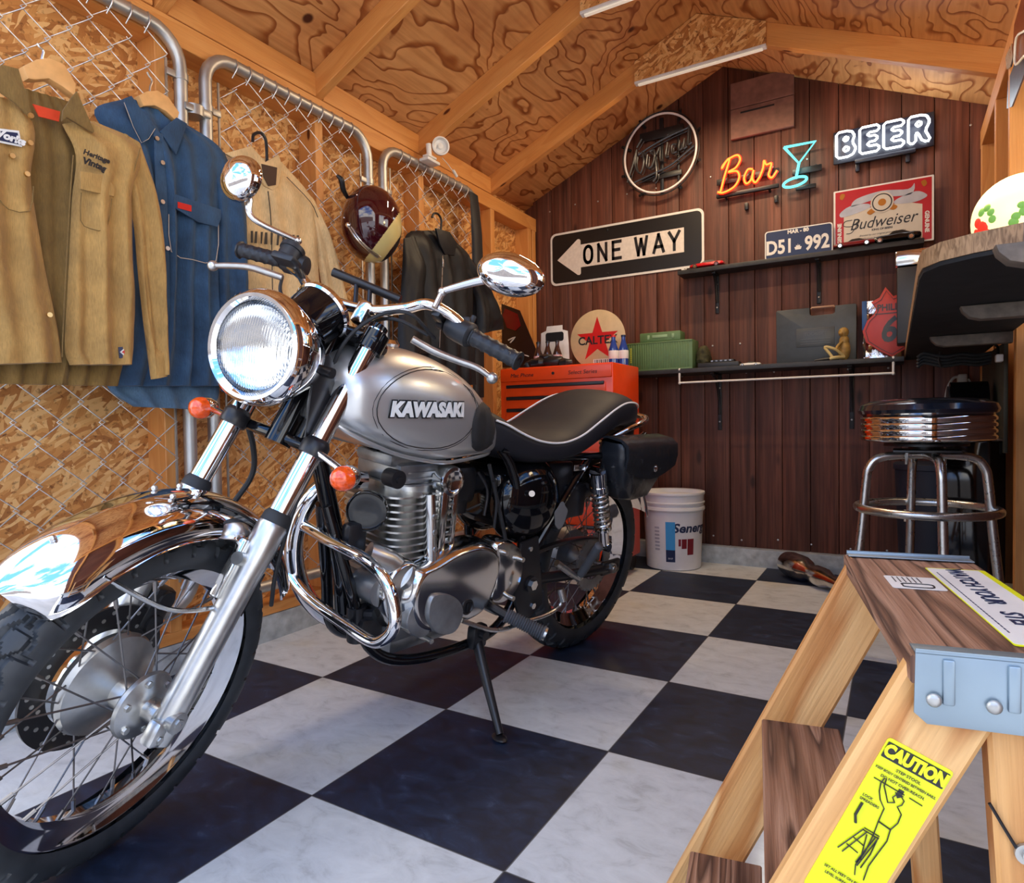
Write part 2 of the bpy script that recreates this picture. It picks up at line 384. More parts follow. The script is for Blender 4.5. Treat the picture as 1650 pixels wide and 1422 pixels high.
# ================================================================ SETTING
def struct(mb,name,mats,parent=None,**k):
    o=mb.build(name,mats,parent,**k)
    if not parent: o['kind']='structure'
    return o
b=MB(); b.box(((XL+XR)/2,(YF+YB)/2,-.03),(XR-XL+.02,YB-YF,.06)); struct(b,'floor','tiles')
b=MB(); b.box((0,YF-5,-.06),(16,9.9,.08)); struct(b,'floor_yard',plain('yard_concrete',(.60,.58,.54),.9,0,.15,3))
b=MB(); b.box((0,YF-7,.9),(16,.15,1.9)); b.box((0,YF-7,1.87),(16,.2,.06)); struct(b,'wall_reflection_horizon',plain('reflection_horizon',(.22,.19,.17),.8,0,.2,2))  # out-of-view wall, added so the chrome reflects a dark horizon below the sky
# concrete kerbs
b=MB(); b.box((XL-.06,(YF+YB)/2,.035),(.12,YB-YF+.1,.11),.006); o=struct(b,'baseboard_left','concrete')
b=MB(); b.box(((XL+XR)/2,YB+.02,.04),(XR-XL,.12,.10),.006); struct(b,'baseboard_back','concrete')
b=MB(); b.box((XR+.05,(YF+YB)/2,.035),(.10,YB-YF+.1,.11),.006); struct(b,'baseboard_right','concrete')
# left wall: strand board behind studs
b=MB(); b.box((-1.413,(YF+YB)/2,1.11),(.026,YB-YF+.1,2.06)); wl=struct(b,'wall_left','osb')
def stud(y,p,x,z0=.128,z1=1.891,w=.038,d=.09):
    q=MB(); q.beam((x,y,z0),(x,y,z1),w,d,up=(1,0,0)); return q.build('stud','stud',p)
for y in (-.35,.26,.87,1.48,2.09,2.50,2.555): stud(y,wl,-1.355)
q=MB(); q.beam((-1.355,YF,.109),(-1.355,YB,.109),.09,.036); q.build('sill_plate','stud',wl)
q=MB(); q.beam((-1.355,YF,1.93),(-1.355,YB,1.93),.09,.076); q.build('top_plate','stud',wl)
for k,y in enumerate((-.045,.575,1.185,1.795)):
    q=MB(); q.beam((-1.33,y-.2855,2.015),(-1.33,y+.2855,2.015),.036,.085); q.build('blocking','stud',wl)
# back wall: vertical stained planks
b=MB(); x=XL-.02
k=0
while x<XR+.08:
    w=.127; zt=min(zc(x),zc(x+w))+.06
    b.box((x+w/2,YB+.012,(.09+zt)/2),(w-.0025 if k%3 else w-.005,.024,zt-.09),.002); x+=w; k+=1
b.box(((XL+XR)/2,YB+.03,1.3),(XR-XL+.2,.01,2.5))
wb=struct(b,'wall_back','brown')
q=MB()
for z in (.13,.98,1.13,2.0):
    for i in range(14):
        x=-1.2+i*.155+random.uniform(-.02,.02)
        if z<zc(x)-.1: q.sph((x,YB-.002,z+random.uniform(-.01,.01)),(.005,.003,.005),8,5)
q.build('nail_heads','galv',wb)['kind']='stuff'
# right wall: brown boards with studs, window opening further forward
b=MB(); b.box((.96,(1.62+YB)/2,1.0),(.02,YB-1.62+.04,1.96)); b.box((.96,(YF+1.62)/2,.50),(.02,1.62-YF,.96)); b.box((.96,(YF+.2)/2,1.47),(.02,.2-YF,.98))
b.box((.96,.9,1.92),(.02,1.44,.10)); wr=struct(b,'wall_right','brown')
for y in (-.35,.16,1.60,2.09,2.545): stud(y,wr,.912)
q=MB(); q.beam((.912,YF,1.93),(.912,YB,1.93),.09,.076); q.build('top_plate','stud',wr)
q=MB(); q.beam((.912,.16,1.86),(.912,1.6,1.86),.09,.05); q.build('header','stud',wr)
b=MB(); b.beam((.90,1.56,1.03),(.90,1.56,1.84),.03,.11,up=(1,0,0)); b.beam((.90,.20,1.03),(.90,.20,1.84),.03,.11,up=(1,0,0)); b.beam((.90,.2,1.045),(.90,1.56,1.045),.11,.03); b.beam((.90,.2,1.825),(.90,1.56,1.825),.11,.03)
b.beam((.915,.88,1.05),(.915,.88,1.82),.03,.04,up=(1,0,0)); wd=struct(b,'window_1','stud')
gq=NT('window_glass'); _t=gq.n('ShaderNodeBsdfTransparent'); _g=gq.n('ShaderNodeBsdfGlossy',{'Roughness':.02}); _f=gq.n('ShaderNodeFresnel',{'IOR':1.45}); _m=gq.n('ShaderNodeMixShader',{0:_f,1:_t,2:_g}); gq.l(_m,gq.t.nodes['Material Output'].inputs[0]); gm=gq.m
q=MB(); q.box((.925,.88,1.435),(.004,1.32,.76)); q.build('pane',gm,wd)
# ceiling
b=MB()
for sgn,xe in ((-1,XL-.25),(1,XR+.22)):
    P=[(xe,YF-.1,zc(xe)),(XRG,YF-.1,zc(XRG)),(XRG,YB+.05,zc(XRG)),(xe,YB+.05,zc(xe))]
    b.rings([[Vector(p) for p in P],[Vector(p)+Vector((0,0,.03)) for p in P]])
ce=struct(b,'ceiling','ply')
dep=.089
for i in range(6):
    y=-.95+i*.61 if i<5 else 2.56
    y=(-.95,-.34,.27,.88,1.49,2.10)[i]
    if i==0: continue
    for sgn,xe in ((-1,XL-.10),(1,XR+.08)):
        off=dep/2/math.cos(math.atan(.435)); q=MB()
        q.beam((xe,y,zc(xe)-off),(XRG,y,zc(XRG)-off),.038,dep); q.build('rafter','stud',ce)
    # strand board gusset and its light bar underneath
    q=MB(); g=[(-.50,zc(-.50)-.097),(-.50+.0,zc(-.5)-.004),(XRG,zc(XRG)-.004),(.08,zc(.08)-.004),(.08,zc(.08)-.097)]
    q.prism([(p[0],p[1]) for p in g],(0,y-.021,0),(1,0,0),(0,0,1),.012); q.build('gusset','osbx',ce)
b=MB()
for y,e in ((1.49,0),(2.10,0)):
    pass
# underside light bars below the two far gussets
for y in (1.49,2.10):
    z0=zc(-.5)-.103; z1=zc(.08)-.103
    r_=root('light_bar',(-.21,y,z0),'slim white light bar screwed under the '+('farthest' if y>2 else 'second farthest')+' roof gusset','light','light bars under the roof gussets')
    q=MB(); q.beam(Vector((-.50,y-.022,z0))-r_.location,Vector((.08,y-.022,z1))-r_.location,.03,.012); q.build('housing','whitep',r_)
    q=MB(); q.beam(Vector((-.485,y-.022,z0-.009))-r_.location,Vector((.065,y-.022,z1-.009))-r_.location,.018,.006); q.build('diffuser',NT('light_bar_diffuser').set(Base_Color=(.8,.78,.75),Emission_Color=(1,.80,.55),Emission_Strength=.3).m,r_)
    a=area('light_bar_glow',(-.21,y-.022,(z0+z1)/2-.03),(-.21,y-.022,0),.55,8.0,(1,.74,.46),.03)
# ================================================================ MOTORCYCLE
# body frame: a forward, b to the bike's left, h up; leaning on its side stand, bars turned left
_yaw,_lean=math.radians(-9.9),math.radians(9)
BF=Vector((math.sin(_yaw),-math.cos(_yaw),0)); _l0=Vector((math.cos(_yaw),math.sin(_yaw),0)); _z=Vector((0,0,1))
BL=_l0*math.cos(_lean)-_z*math.sin(_lean); BU=_z*math.cos(_lean)+_l0*math.sin(_lean)
BO=Vector((-.348,1.055,.297))-BU*.3
def axesM(x,y,z,o):
    m_=Matrix((x,y,z)).transposed().to_4x4(); m_.translation=o; return m_
MB_=axesM(BF,BL,BU,BO); MBi=MB_.inverted()
_rake=math.radians(27); _S=-math.sin(_rake)*BF+math.cos(_rake)*BU
_R=Matrix.Rotation(math.radians(23),3,_S)
_P=_R@(math.cos(_rake)*BF+math.sin(_rake)*BU); _SL=_R@BL
MQw=axesM(_P,_SL,_S,Vector((-.566,-.297,.293)))   # fork frame: x forward off the fork, y left, z along the fork, origin at the front axle
MQwi=MQw.inverted(); MQ=MBi@MQw
def hitB(u,v,b):
    n=MB_.to_3x3()@Vector((0,1,0)); o=MB_@Vector((0,b,0)); d=CR*((u-825)/FPX)-CU*((v-711)/FPX)+CF
    return MBi@(CAM+d*((o-CAM).dot(n)/d.dot(n)))
def hitQ(u,v,b):
    n=MQw.to_3x3()@Vector((0,1,0)); o=MQw@Vector((0,b,0)); d=CR*((u-825)/FPX)-CU*((v-711)/FPX)+CF
    return MQwi@(CAM+d*((o-CAM).dot(n)/d.dot(n)))
bike=root('motorcycle',(0,0,0),'silver and black classic motorcycle leaning on its side stand on the checkered floor','motorcycle',Mx=MB_)
def part(mb,name,mats,p=None,q=False,**k): return mb.build(name,mats,p or bike,Mx=MQ if q else None,**k)
V=Vector
def lerp(a,b,t): return a+(b-a)*t
M['spoke']=plain('dark_spoke_steel',(.20,.19,.19),.35,.9); M['pegrub']=plain('grey_peg_rubber',(.085,.09,.10),.6)
# ---- wheels
def tyre_mb(c,R,hw,zig,n=720):
    mb=MB(); prof=[]; K=57
    # carcass section from bead to bead
    for i in range(K):
        t=-1+2*i/(K-1); ang=t*math.radians(122)
        prof.append((math.sin(ang)*hw*1.02, math.cos(ang),ang))
    rings=[]
    for j in range(n):
        th=2*PI*j/n; ring=[]
        for i,(y,cz,ang) in enumerate(prof):
            r=R-hw*.92+hw*.92*cz; lat=ang/math.radians(86)
            if abs(lat)<1.0:
                x_=th*zig/(2*PI)
                def tri(q): q=q%1; return min(1,max(-1,(abs(q-.5)*4-1)*1.7))
                al=abs(lat); sg_=.5 if lat<0 else 0; d1=min(abs(al-.20-tri(x_+sg_)*.09),abs(al-.56-tri(x_+sg_+.5)*.11))
                x2=(x_+sg_+(.25 if al<.6 else .75))%1; d2=min(x2,1-x2) if .20<al else 9
                g=max(0,1-max(0,(d1-.045))/.03); g2=max(0,1-max(0,d2-.04)/.03)
                g=max(g,g2)*min(1,(1-al)*12); r-=.0065*g*max(.1,cz); y-=.0065*g*math.sin(ang)
            ring.append(V((c[0]+r*math.cos(th),c[1]+y,c[2]+r*math.sin(th))))
        rings.append(ring)
    mb.rings(rings,closed=True,caps=False,cyc=False)
    return mb
def rim_mb(c,r,hw):
    mb=MB(); mb.lathe([(r+.003,-hw),(r+.006,-hw-.002),(r+.008,-hw+.001),(r-.002,-hw+.006),(r-.014,-hw*.55),(r-.022,-hw*.2),(r-.022,hw*.2),(r-.014,hw*.55),(r-.002,hw-.006),(r+.008,hw-.001),(r+.006,hw+.002),(r+.003,hw),
                  (r-.006,hw-.008),(r-.018,hw*.5),(r-.028,hw*.25),(r-.028,-hw*.25),(r-.018,-hw*.5),(r-.006,-hw+.008)],c,(0,1,0),96,caps=False,closed=True); return mb
def wheel(c,R,r,hw,rhw,zig,name,hubf,q):
    w=part(rim_mb(c,r,rhw),name,'chrome',q=q)
    part(tyre_mb(c,R,hw,zig),'tyre','tyre',w,q)
    for ob in hubf(c,w,q): pass
    for k in range(36):
        side=1 if k%2 else -1; rh=.050 if side>0 else .078
        th=2*PI*k/36; lean_=.42*(1 if (k//2)%2 else -1)
        p0=V((c[0]+rh*math.cos(th+lean_),c[1]+side*.038,c[2]+rh*math.sin(th+lean_))); p1=V((c[0]+(r-.026)*math.cos(th),c[1]+side*.004,c[2]+(r-.026)*math.sin(th)))
        m_=MB(); m_.cyl(p0,p1,.0016,n=6); d=(p0-p1).normalized(); m_.cyl(p1,p1+d*.02,.0036,n=6); part(m_,'spoke','spoke',w,q)
    return w
def disc(mb,c,y,R,ri,th,holes=0,mi=0):
    mb.lathe([(ri,y-th/2),(R,y-th/2),(R,y+th/2),(ri,y+th/2)],c,(0,1,0),64,caps=False,closed=True,mi=mi)
def fhub(c,w,q):
    m_=MB(); m_.lathe([(.0,.060),(.030,.060),(.036,.056),(.056,.050),(.058,.044),(.052,.038),(.026,.030),(.026,-.004),(.060,-.022),(.086,-.030),(.090,-.040),(.086,-.052),(.05,-.058),(0,-.058)],c,(0,1,0),48)
    for k in range(6):
        t=k*PI/3; m_.cyl(V(c)+V((.044*math.cos(t),.048,.044*math.sin(t))),V(c)+V((.044*math.cos(t),.058,.044*math.sin(t))),.006,n=6)
    o=part(m_,'hub','alu',w,q); yield o
    m_=MB(); disc(m_,c,-.068,.128,.085,.005); 
    o=part(m_,'brake_disc','blackm',w,q)
    h=MB()
    for k in range(40):
        t=2*PI*k/40; rr=.097+.010*(k%3); h.cyl(V(c)+V((rr*math.cos(t),-.0643,rr*math.sin(t))),V(c)+V((rr*math.cos(t),-.0655,rr*math.sin(t))),.0038,n=8)
    part(h,'vent_hole','galv',w,q)['kind']='stuff'
    m_=MB(); m_.cyl(V(c)+V((0,.06,0)),V(c)+V((0,.085,0)),.019,n=20); m_.cyl(V(c)+V((0,-.11,0)),V(c)+V((0,.108,0)),.009,n=16); part(m_,'axle','steel',w,q)
def rhub(c,w,q):
    m_=MB(); m_.lathe([(0,.05),(.035,.05),(.06,.044),(.062,.036),(.04,.028),(.04,-.02),(.085,-.03),(.09,-.06),(0,-.06)],c,(0,1,0),40); yield part(m_,'hub','aludull',w,q)
    m_=MB(); m_.cyl(V(c)+V((0,-.14,0)),V(c)+V((0,.142,0)),.009,n=14); m_.cyl(V(c)+V((0,.122,0)),V(c)+V((0,.14,0)),.016,n=6); part(m_,'axle','steel',w,q)
    m_=MB(); disc(m_,c,.058,.092,.06,.006)
    for k in range(36): t=2*PI*k/36; m_.box(V(c)+V((.094*math.cos(t),.058,.094*math.sin(t))),(.008,.005,.008),R=Matrix.Rotation(-t,3,'Y'))
    part(m_,'rear_sprocket','aludull',w,q)
wheel((0,0,0),.300,.233,.046,.028,30,'front_wheel',fhub,True)
wheel((0,0,.30),.303,.216,.054,.032,26,'rear_wheel',rhub,False)
# ---- front mudguard
def guard(c,R,hw,a0,a1,q,name,mat,crown=.030,flare=True,n=60):
    mb=MB(); rings=[]; sec=[]
    for i in range(15):
        t=-1+2*i/14; sec.append((hw*math.sin(t*PI/2*.98), crown*math.cos(t*PI/2*.98)))
    outer=sec; inner=[(y*.97,z-.0025) for y,z in sec][::-1]
    lip=[(hw*1.0,-.004),(hw*1.05,-.007),(hw*1.0,-.010),(hw*.94,-.006)]
    full=[(-y,z) for y,z in lip[::-1]]+outer+lip
    for j in range(n+1):
        t=j/n; th=math.radians(lerp(a0,a1,t))
        tip=1
        if flare and t<.10: tip=math.sqrt(max(.0,1-(1-t/.10)**2))*.55+.45
        ring=[]
        for y,z in full+[(y,z) for y,z in inner]:
            r=R+z; ring.append(V((c[0]+r*math.cos(th),c[1]+y*tip,c[2]+r*math.sin(th))))
        rings.append(ring)
    mb.rings(rings,caps=True); return part(mb,name,mat,q=q,sharp=60)
fg=guard((-.004,0,-.002),.310,.066,24,134,True,'front_fender','chrome',crown=.054)
m_=MB()
for sy in (-1,1):
    m_.tube([(.24,sy*.062,.20),(.10,sy*.074,.17),(.0,sy*.082,.185),(-.01,sy*.080,.20)],.0042,8); m_.box((-.012,sy*.076,.255),(.05,.020,.11),.006)
    m_.cyl((-.012,sy*.062,.30),(-.012,sy*.09,.30),.016,n=16)
part(m_,'fender_bracket','alup',fg,True)
for a_ in (38,66,74): 
    t=math.radians(a_)
    for sy in (-.02,.02) if a_!=38 else (0,): m_=MB(); m_.sph(((.362)*math.cos(t),sy,.362*math.sin(t)),.005,10,6); part(m_,'rivet','steel',fg,True)
# ---- forks
def ff(s): return -.010-.028*s/.75
for sy in (1,-1):
    m_=MB(); B_=lambda s,dy=0: V((ff(s),sy*(.095+dy),s))
    m_.cyl(B_(.33),B_(.765),.0200,n=28); part(m_,'fork_tube','chrome',q=True)
    m_=MB(); m_.lathe([(.012,-.045),(.021,-.040),(.0235,-.02),(.024,.05),(.0245,.25),(.026,.27),(.0275,.30),(.0275,.345),(.025,.352),(.019,.354)],(-.010,sy*.095,0),(-.028/.75,0,1),32)
    m_.cyl((-.006,sy*.070,0),(-.006,sy*.1195,0),.018,n=24); m_.box((.012,sy*.100,-.022),(.030,.026,.042),.007)
    m_.cyl((-.02,sy*.088,.275),(.018,sy*.088,.275),.012,n=12)
    lo=part(m_,'fork_lower','alu',q=True)
    m_=MB(); m_.lathe([(.019,.350),(.0265,.352),(.0255,.366),(.021,.374)],(-.0105,sy*.095,0),(-.028/.75,0,1),28); part(m_,'dust_seal','rubber',lo,True)
    m_=MB(); m_.cyl((-.006,sy*.119,0),(-.006,sy*.1215,0),.008,n=6); m_.cyl((.012,sy*.1135,-.028),(.012,sy*.1165,-.028),.006,n=6); part(m_,'axle_bolt','steel',lo,True)
    m_=MB(); m_.lathe([(.020,.488),(.025,.490),(.0265,.496),(.0265,.514),(.024,.518),(.020,.524)],(-.0105,sy*.095,0),(-.028/.75,0,1),28); part(m_,'clamp_ring','blackm',q=True)
m_=MB(); m_.box((-.052,0,.505),(.030,.17,.022),.008); m_.cyl((-.052,0,.49),(-.052,0,.75),.026,n=24)
m_.box((-.045,0,.742),(.062,.235,.026),.011)
for sy in (1,-1): m_.cyl((-.038,sy*.095,.72),(-.040,sy*.095,.760),.027,n=24); m_.cyl((-.038,sy*.095,.760),(-.040,sy*.095,.776),.017,n=20)
part(m_,'triple_clamp','black',q=True)
# headlight ears
for sy in (1,-1):
    m_=MB(); m_.prism([(-.055,.50),(-.02,.50),(.045,.60),(.06,.64),(.045,.665),(.02,.66),(-.05,.60)],(0,sy*.082-.002,0),(1,0,0),(0,0,1),.004,bev=.001)
    m_.cyl((.035,sy*.070,.635),(.035,sy*.10,.635),.010,n=14); part(m_,'headlight_bracket','blackm',q=True)
# ---- headlight
HC=hitQ(403,556,0.0); hd=V((.93,0,-.37)).normalized(); HC=HC+V((.0,.012,0))
m_=MB(); m_.lathe([(.098,-.012),(.099,-.020),(.094,-.045),(.080,-.085),(.055,-.118),(.02,-.135),(0,-.137)],HC,hd,48)
hl=part(m_,'headlight','chrome',q=True)
m_=MB(); m_.lathe([(.0785,.006),(.084,.012),(.090,.013),(.097,.006),(.101,-.006),(.101,-.018),(.097,-.022),(.080,-.01)],HC,hd,56,caps=False,closed=True); part(m_,'headlight_rim','chrome',hl,True)
lens=NT('headlight_glass'); 
_p=lens.co((1,1,1)); _w=lens.n('ShaderNodeTexWave',{'Vector':_p,'Scale':70.0,'Distortion':.4},bands_direction='Y')
lens.set(Base_Color=(.80,.84,.86),Roughness=.03,Transmission_Weight=1.0,IOR=1.45); lens.bump(_w,.0010,.30)
m_=MB(); m_.lathe([(.080,.004),(.070,.011),(.050,.018),(.025,.022),(0,.0235)],HC,hd,48,caps=False); part(m_,'lens',lens.m,hl,True)
m_=MB(); m_.lathe([(.078,.002),(.055,-.03),(.025,-.05),(0,-.055)],HC,hd,40,caps=False); part(m_,'reflector',plain('headlight_reflector',(.30,.32,.35),.12,1,.03),hl,True)
# ---- instrument pod
GC=hitQ(507,510,-.0); gd=V((-.50,.0,.87)).normalized()
m_=MB(); m_.lathe([(0,-.055),(.03,-.055),(.048,-.045),(.054,-.01),(.055,.022),(.050,.024)],GC,gd,40); gp=part(m_,'speedometer','black',q=True)
m_=MB(); m_.lathe([(.048,.022),(.053,.030),(.058,.030),(.0595,.020),(.056,.016)],GC,gd,44,caps=False,closed=True); part(m_,'chrome_ring','chrome',gp,True)
m_=MB(); m_.lathe([(.05,.024),(.03,.027),(0,.028)],GC,gd,32); part(m_,'dial_glass','black',gp,True)
m_=MB(); m_.cyl(GC+gd*-.055,V((-.045,0,.755)),.012,n=12); part(m_,'pod_bracket','blackm',gp,True)
# ---- handlebar
LG0,LG1=hitQ(762,543,.262),hitQ(836,582,.372)
RG0,RG1=hitQ(455,420,-.262),hitQ(386,402,-.368)
def outw(a_,b_,t): return a_+(b_-a_)*t
hb=MB()
hb.tube([outw(RG0,RG1,1),outw(RG0,RG1,.3),RG0,V((-.10,-.19,.862)),V((-.055,-.12,.825)),V((-.035,-.05,.800)),V((-.035,.05,.800)),hitQ(650,497,.12),hitQ(690,490,.17),hitQ(730,510,.215),LG0,outw(LG0,LG1,.4),LG1],.0112,16,8)
bar=part(hb,'handlebar','chrome',q=True)
for y_ in (-.05,.05):
    m_=MB(); m_.box((-.036,y_,.790),(.034,.03,.052),.008); part(m_,'riser_clamp','alup',bar,True)
def grip(p0,p1,name):
    m_=MB(); d=(p1-p0); L_=d.length; x,y,z=basis(d); n=40; K=60; R=[]
    for i in range(K+1):
        t=i/K; ring=[]
        for j in range(n):
            th=2*PI*j/n; u=t*L_/.0105; w=th/(2*PI)*9
            dd=max(0,math.cos((u+w)*2*PI*.5))*max(0,math.cos((u-w)*2*PI*.5))
            r=.0160+.0017*(dd**.5)+(.003 if t>.95 else 0)+(.002 if t<.03 else 0)
            ring.append(p0+d*t+(x*math.cos(th)+y*math.sin(th))*r)
        R.append(ring)
    m_.rings(R); return part(m_,name,'blackp',q=True)
grip(LG0,LG1,'hand_grip'); grip(RG0,RG1,'hand_grip')
def along(p0,p1,t): return p0+(p1-p0)*t
# left switch block
d=(LG1-LG0).normalized(); A=hitQ(708,520,.19); Bp=LG0
m_=MB(); A2=LG0-d*.062; m_.lathe([(.013,0),(.021,.002),(.024,.010),(.0255,.03),(.0255,.055),(.021,.060),(.013,.062)],A2,d,28); m_.box(A2+d*.032+V((.0,0,.018)),(.030,.030,.018),.005,R=Matrix.Rotation(.3,3,'X')); m_.cyl(A2+d*.045+V((0,0,.02)),A2+d*.045+V((0,0,.040)),.006,n=12)
sw=part(m_,'switch_block','blackp',q=True)
m_=MB(); q0=A2-d*.022; m_.lathe([(.012,0),(.0175,.002),(.018,.018),(.012,.020)],q0,d,24); m_.box(q0+d*.008+V((.026,0,-.004)),(.036,.020,.016),.004); part(m_,'lever_perch','blackm',q=True)
def lever(pts,name):
    m_=MB(); m_.tube(pts,.0062,12,8,radii=[.0095,.010,.009,.0085,.0075],flat=.75); m_.sph(pts[-1],.0115,16,10); return part(m_,name,'alup' if 0 else 'alu',q=True)
lever([hitQ(664,546,.175),hitQ(700,566,.215),hitQ(735,580,.255),hitQ(768,592,.30),hitQ(793,609,.335)],'clutch_lever')
lever([hitQ(455,447,-.19),hitQ(425,437,-.225),hitQ(400,430,-.26),hitQ(370,428,-.30),hitQ(343,428,-.335)],'brake_lever')
m_=MB(); dr=(RG1-RG0).normalized(); A2=RG0-dr*.062; m_.lathe([(.013,0),(.022,.002),(.025,.012),(.025,.05),(.019,.060),(.013,.062)],A2,dr,28); part(m_,'switch_block','blackp',q=True)
mc=hitQ(468,408,-.235); m_=MB(); m_.lathe([(.020,-.020),(.024,-.018),(.025,.004),(.028,.005),(.028,.016),(.022,.020),(0,.021)],mc,(-.15,-.1,1),28); m_.box(mc+V((.012,.01,-.024)),(.04,.06,.018),.006); part(m_,'brake_reservoir','blackp',q=True)
# mirrors
mirb=plain('mirror_stem_metal',(.72,.72,.71),.22,.95,.05)
def mirror(base,knee,c,size,ax,side):
    m_=MB(); m_.tube([base,knee,lerp(knee,c,.5)+V((.0,0,.004)),c],.0052,10,6,radii=[.006,.0065,.008,.009]); m_.sph(base,.009,14,8); m_.cyl(base,base-V((0,0,.035)),.006,n=10)
    s_=part(m_,'mirror_stem',mirb,q=True)
    x,y,z=basis(ax); Rm=Matrix((V((0,1,0))*1,z.cross(V((0,1,0))).normalized(),z)).transposed()
    m_=MB(); R=[]
    for i in range(14):
        t=i/13; zz=-(1-t)**.5*1.0 if 0 else t; rr=math.sqrt(max(0,1-(1-t)**2.4)); ring=[]
        for j in range(36):
            th=2*PI*j/36; p=V((size[0]*rr*math.cos(th),size[1]*rr*math.sin(th),size[2]*(1-t))); ring.append(c+Rm@p)
        R.append(ring)
    m_.rings(R); h=part(m_,'mirror_housing','chrome',s_,True)
    m_=MB(); m_.rings([[c+Rm@V((size[0]*.94*math.cos(2*PI*j/36),size[1]*.94*math.sin(2*PI*j/36),zz)) for j in range(36)] for zz in (-.001,-.003)]); part(m_,'mirror_glass','chrome',s_,True)
mirror(hitQ(713,470,.22),hitQ(722,466,.23),hitQ(824,444,.345),(.064,.038,.040),V((.95,-.1,-.2)),1)
mirror(hitQ(480,388,-.235),hitQ(408,352,-.30),hitQ(391,290,-.33),(.050,.050,.040),V((.9,.15,-.25)),-1)
# phone rail over the bars
m_=MB(); P0,P1=hitQ(537,438,-.075),hitQ(645,483,.075); m_.cyl(P0,P1,.0095,n=20); c_=lerp(P0,P1,.5); c0=hitQ(583,503,.02)
for t in (.35,.55): m_.cyl(lerp(P0,P1,t),lerp(P0,P1,t)+(c0-lerp(P0,P1,.45)),.005,n=10)
m_.box(c0,(.02,.05,.01),.003); part(m_,'accessory_rail','blackm',q=True)
# cables
def cable(pts,r=.0038,name='cable',mat='rubber',q=True):
    m_=MB(); m_.tube(pts,r,8,6); return part(m_,name,mat,q=q)
cable([hitQ(700,545,.19),hitQ(660,505,.16),hitQ(610,508,.10),hitQ(560,545,.07),hitQ(535,600,.05),hitQ(540,660,.04)])
cable([hitQ(690,540,.18),hitQ(640,515,.12),hitQ(600,520,.05),hitQ(555,560,.02),hitQ(540,640,.02)])
cable([hitQ(455,445,-.2),hitQ(452,470,-.17),hitQ(470,500,-.12),hitQ(480,560,-.1)])
cable([hitQ(392,660,-.10),hitQ(408,720,-.105),hitQ(406,765,-.11),hitQ(375,812,-.12)],.006,'brake_hose')
cable([hitQ(530,640,.06),hitQ(505,740,.10),hitQ(470,830,.115),hitQ(445,920,.115),hitQ(437,975,.11)],.004,'speedometer_cable')
m_=MB(); m_.prism([(0,0),(.02,.0),(.022,-.075),(.008,-.085)],hitQ(428,925,.07),(1,0,0),(0,0,1),.004); part(m_,'cable_guide','blackm',q=True)
m_=MB(); c=hitQ(330,905,-.09); m_.box((-.06,-.085,.125),(.055,.05,.085),.012); m_.cyl((-.06,-.115,.10),(-.06,-.055,.10),.018,n=16); m_.cyl((-.06,-.115,.145),(-.06,-.055,.145),.018,n=16); part(m_,'brake_caliper','blackm',q=True)
# front indicators
for u,v,b_ in ((552,771,.205),(322,657,-.20)):
    c=hitQ(u,v,b_); sg=1 if b_>0 else -1; ax=V((.88,0,-.46))
    m_=MB(); m_.lathe([(.0215,-.004),(.0225,-.008),(.021,-.022),(.014,-.036),(0,-.040)],c,ax,28); m_.cyl(c-ax.normalized()*.022,V((-.02,sg*.11,.50)),.0065,n=12)
    it=part(m_,'turn_signal','chrome',q=True)
    m_=MB(); m_.lathe([(.0225,-.006),(.022,.004),(.017,.014),(.009,.019),(0,.0205)],c,ax,28); part(m_,'amber_lens','amber',it,True)
# ---- fuel tank
tk=NT('silver_tank_paint'); tk.set(Base_Color=(.60,.61,.61),Metallic=.75,Roughness=.34,Coat_Weight=.7,Coat_Roughness=.04)
m_=MB(); R=[]
prof=[(1.062,.800,.010,.030,.0),(1.058,.815,.055,.05,0),(1.045,.865,.095,.095,0),(1.015,.898,.125,.150,0),(.96,.918,.140,.195,0),(.90,.924,.146,.222,0),(.83,.919,.147,.232,0),(.76,.904,.143,.226,0),(.69,.876,.133,.196,0),(.64,.842,.121,.160,0),(.60,.806,.108,.122,0),(.575,.775,.092,.085,0),(.565,.755,.06,.05,0),(.562,.742,.010,.02,0)]
NR=44
def tank_sec(a_,top,w,hh):
    bot=top-hh; ring=[]
    for j in range(NR):
        th=2*PI*j/NR; cs,sn=math.cos(th),math.sin(th); e=2/2.5 if sn>0 else 2/3.6; ey=2/2.5 if sn>0 else 2/5.0
        y=w*math.copysign(abs(cs)**ey,cs); z=(top+bot)/2-hh*.08+ (hh*.58 if sn>0 else hh*.42)*math.copysign(abs(sn)**e,sn)
        ring.append(V((a_,y,z)))
    return ring
pp=catmull([V((p[0],p[1],p[2])) for p in prof],4); ph=catmull([V((p[3],0,0)) for p in prof],4)
for p,h_ in zip(pp,ph): R.append(tank_sec(p.x,p.y,max(p.z,.004),max(h_.x,.01)))
m_.rings(R); tank=part(m_,'fuel_tank',tk.m,sharp=60)
def tank_y(a_,h_):
    # half width of the tank at a given a, h
    best=None
    for p,hh in zip(pp,ph):
        if best is None or abs(p.x-a_)<abs(best[0].x-a_): best=(p,hh)
    p,hh=best; c=p.y-hh.x/2-hh.x*.08; s=(h_-c); H=hh.x*.58 if s>0 else hh.x*.42; e=2.5/2 if s>0 else 3.6/2; ey=2/2.5 if s>0 else 2/5.0
    sn=min(1,(abs(s)/H)**e); return p.z*math.sqrt(max(0,1-sn*sn))**ey
def drape(mb,off=.0015):
    for v in mb.bm.verts: 
        y=tank_y(v.co.x,v.co.z); v.co.y=y+off+v.co.y
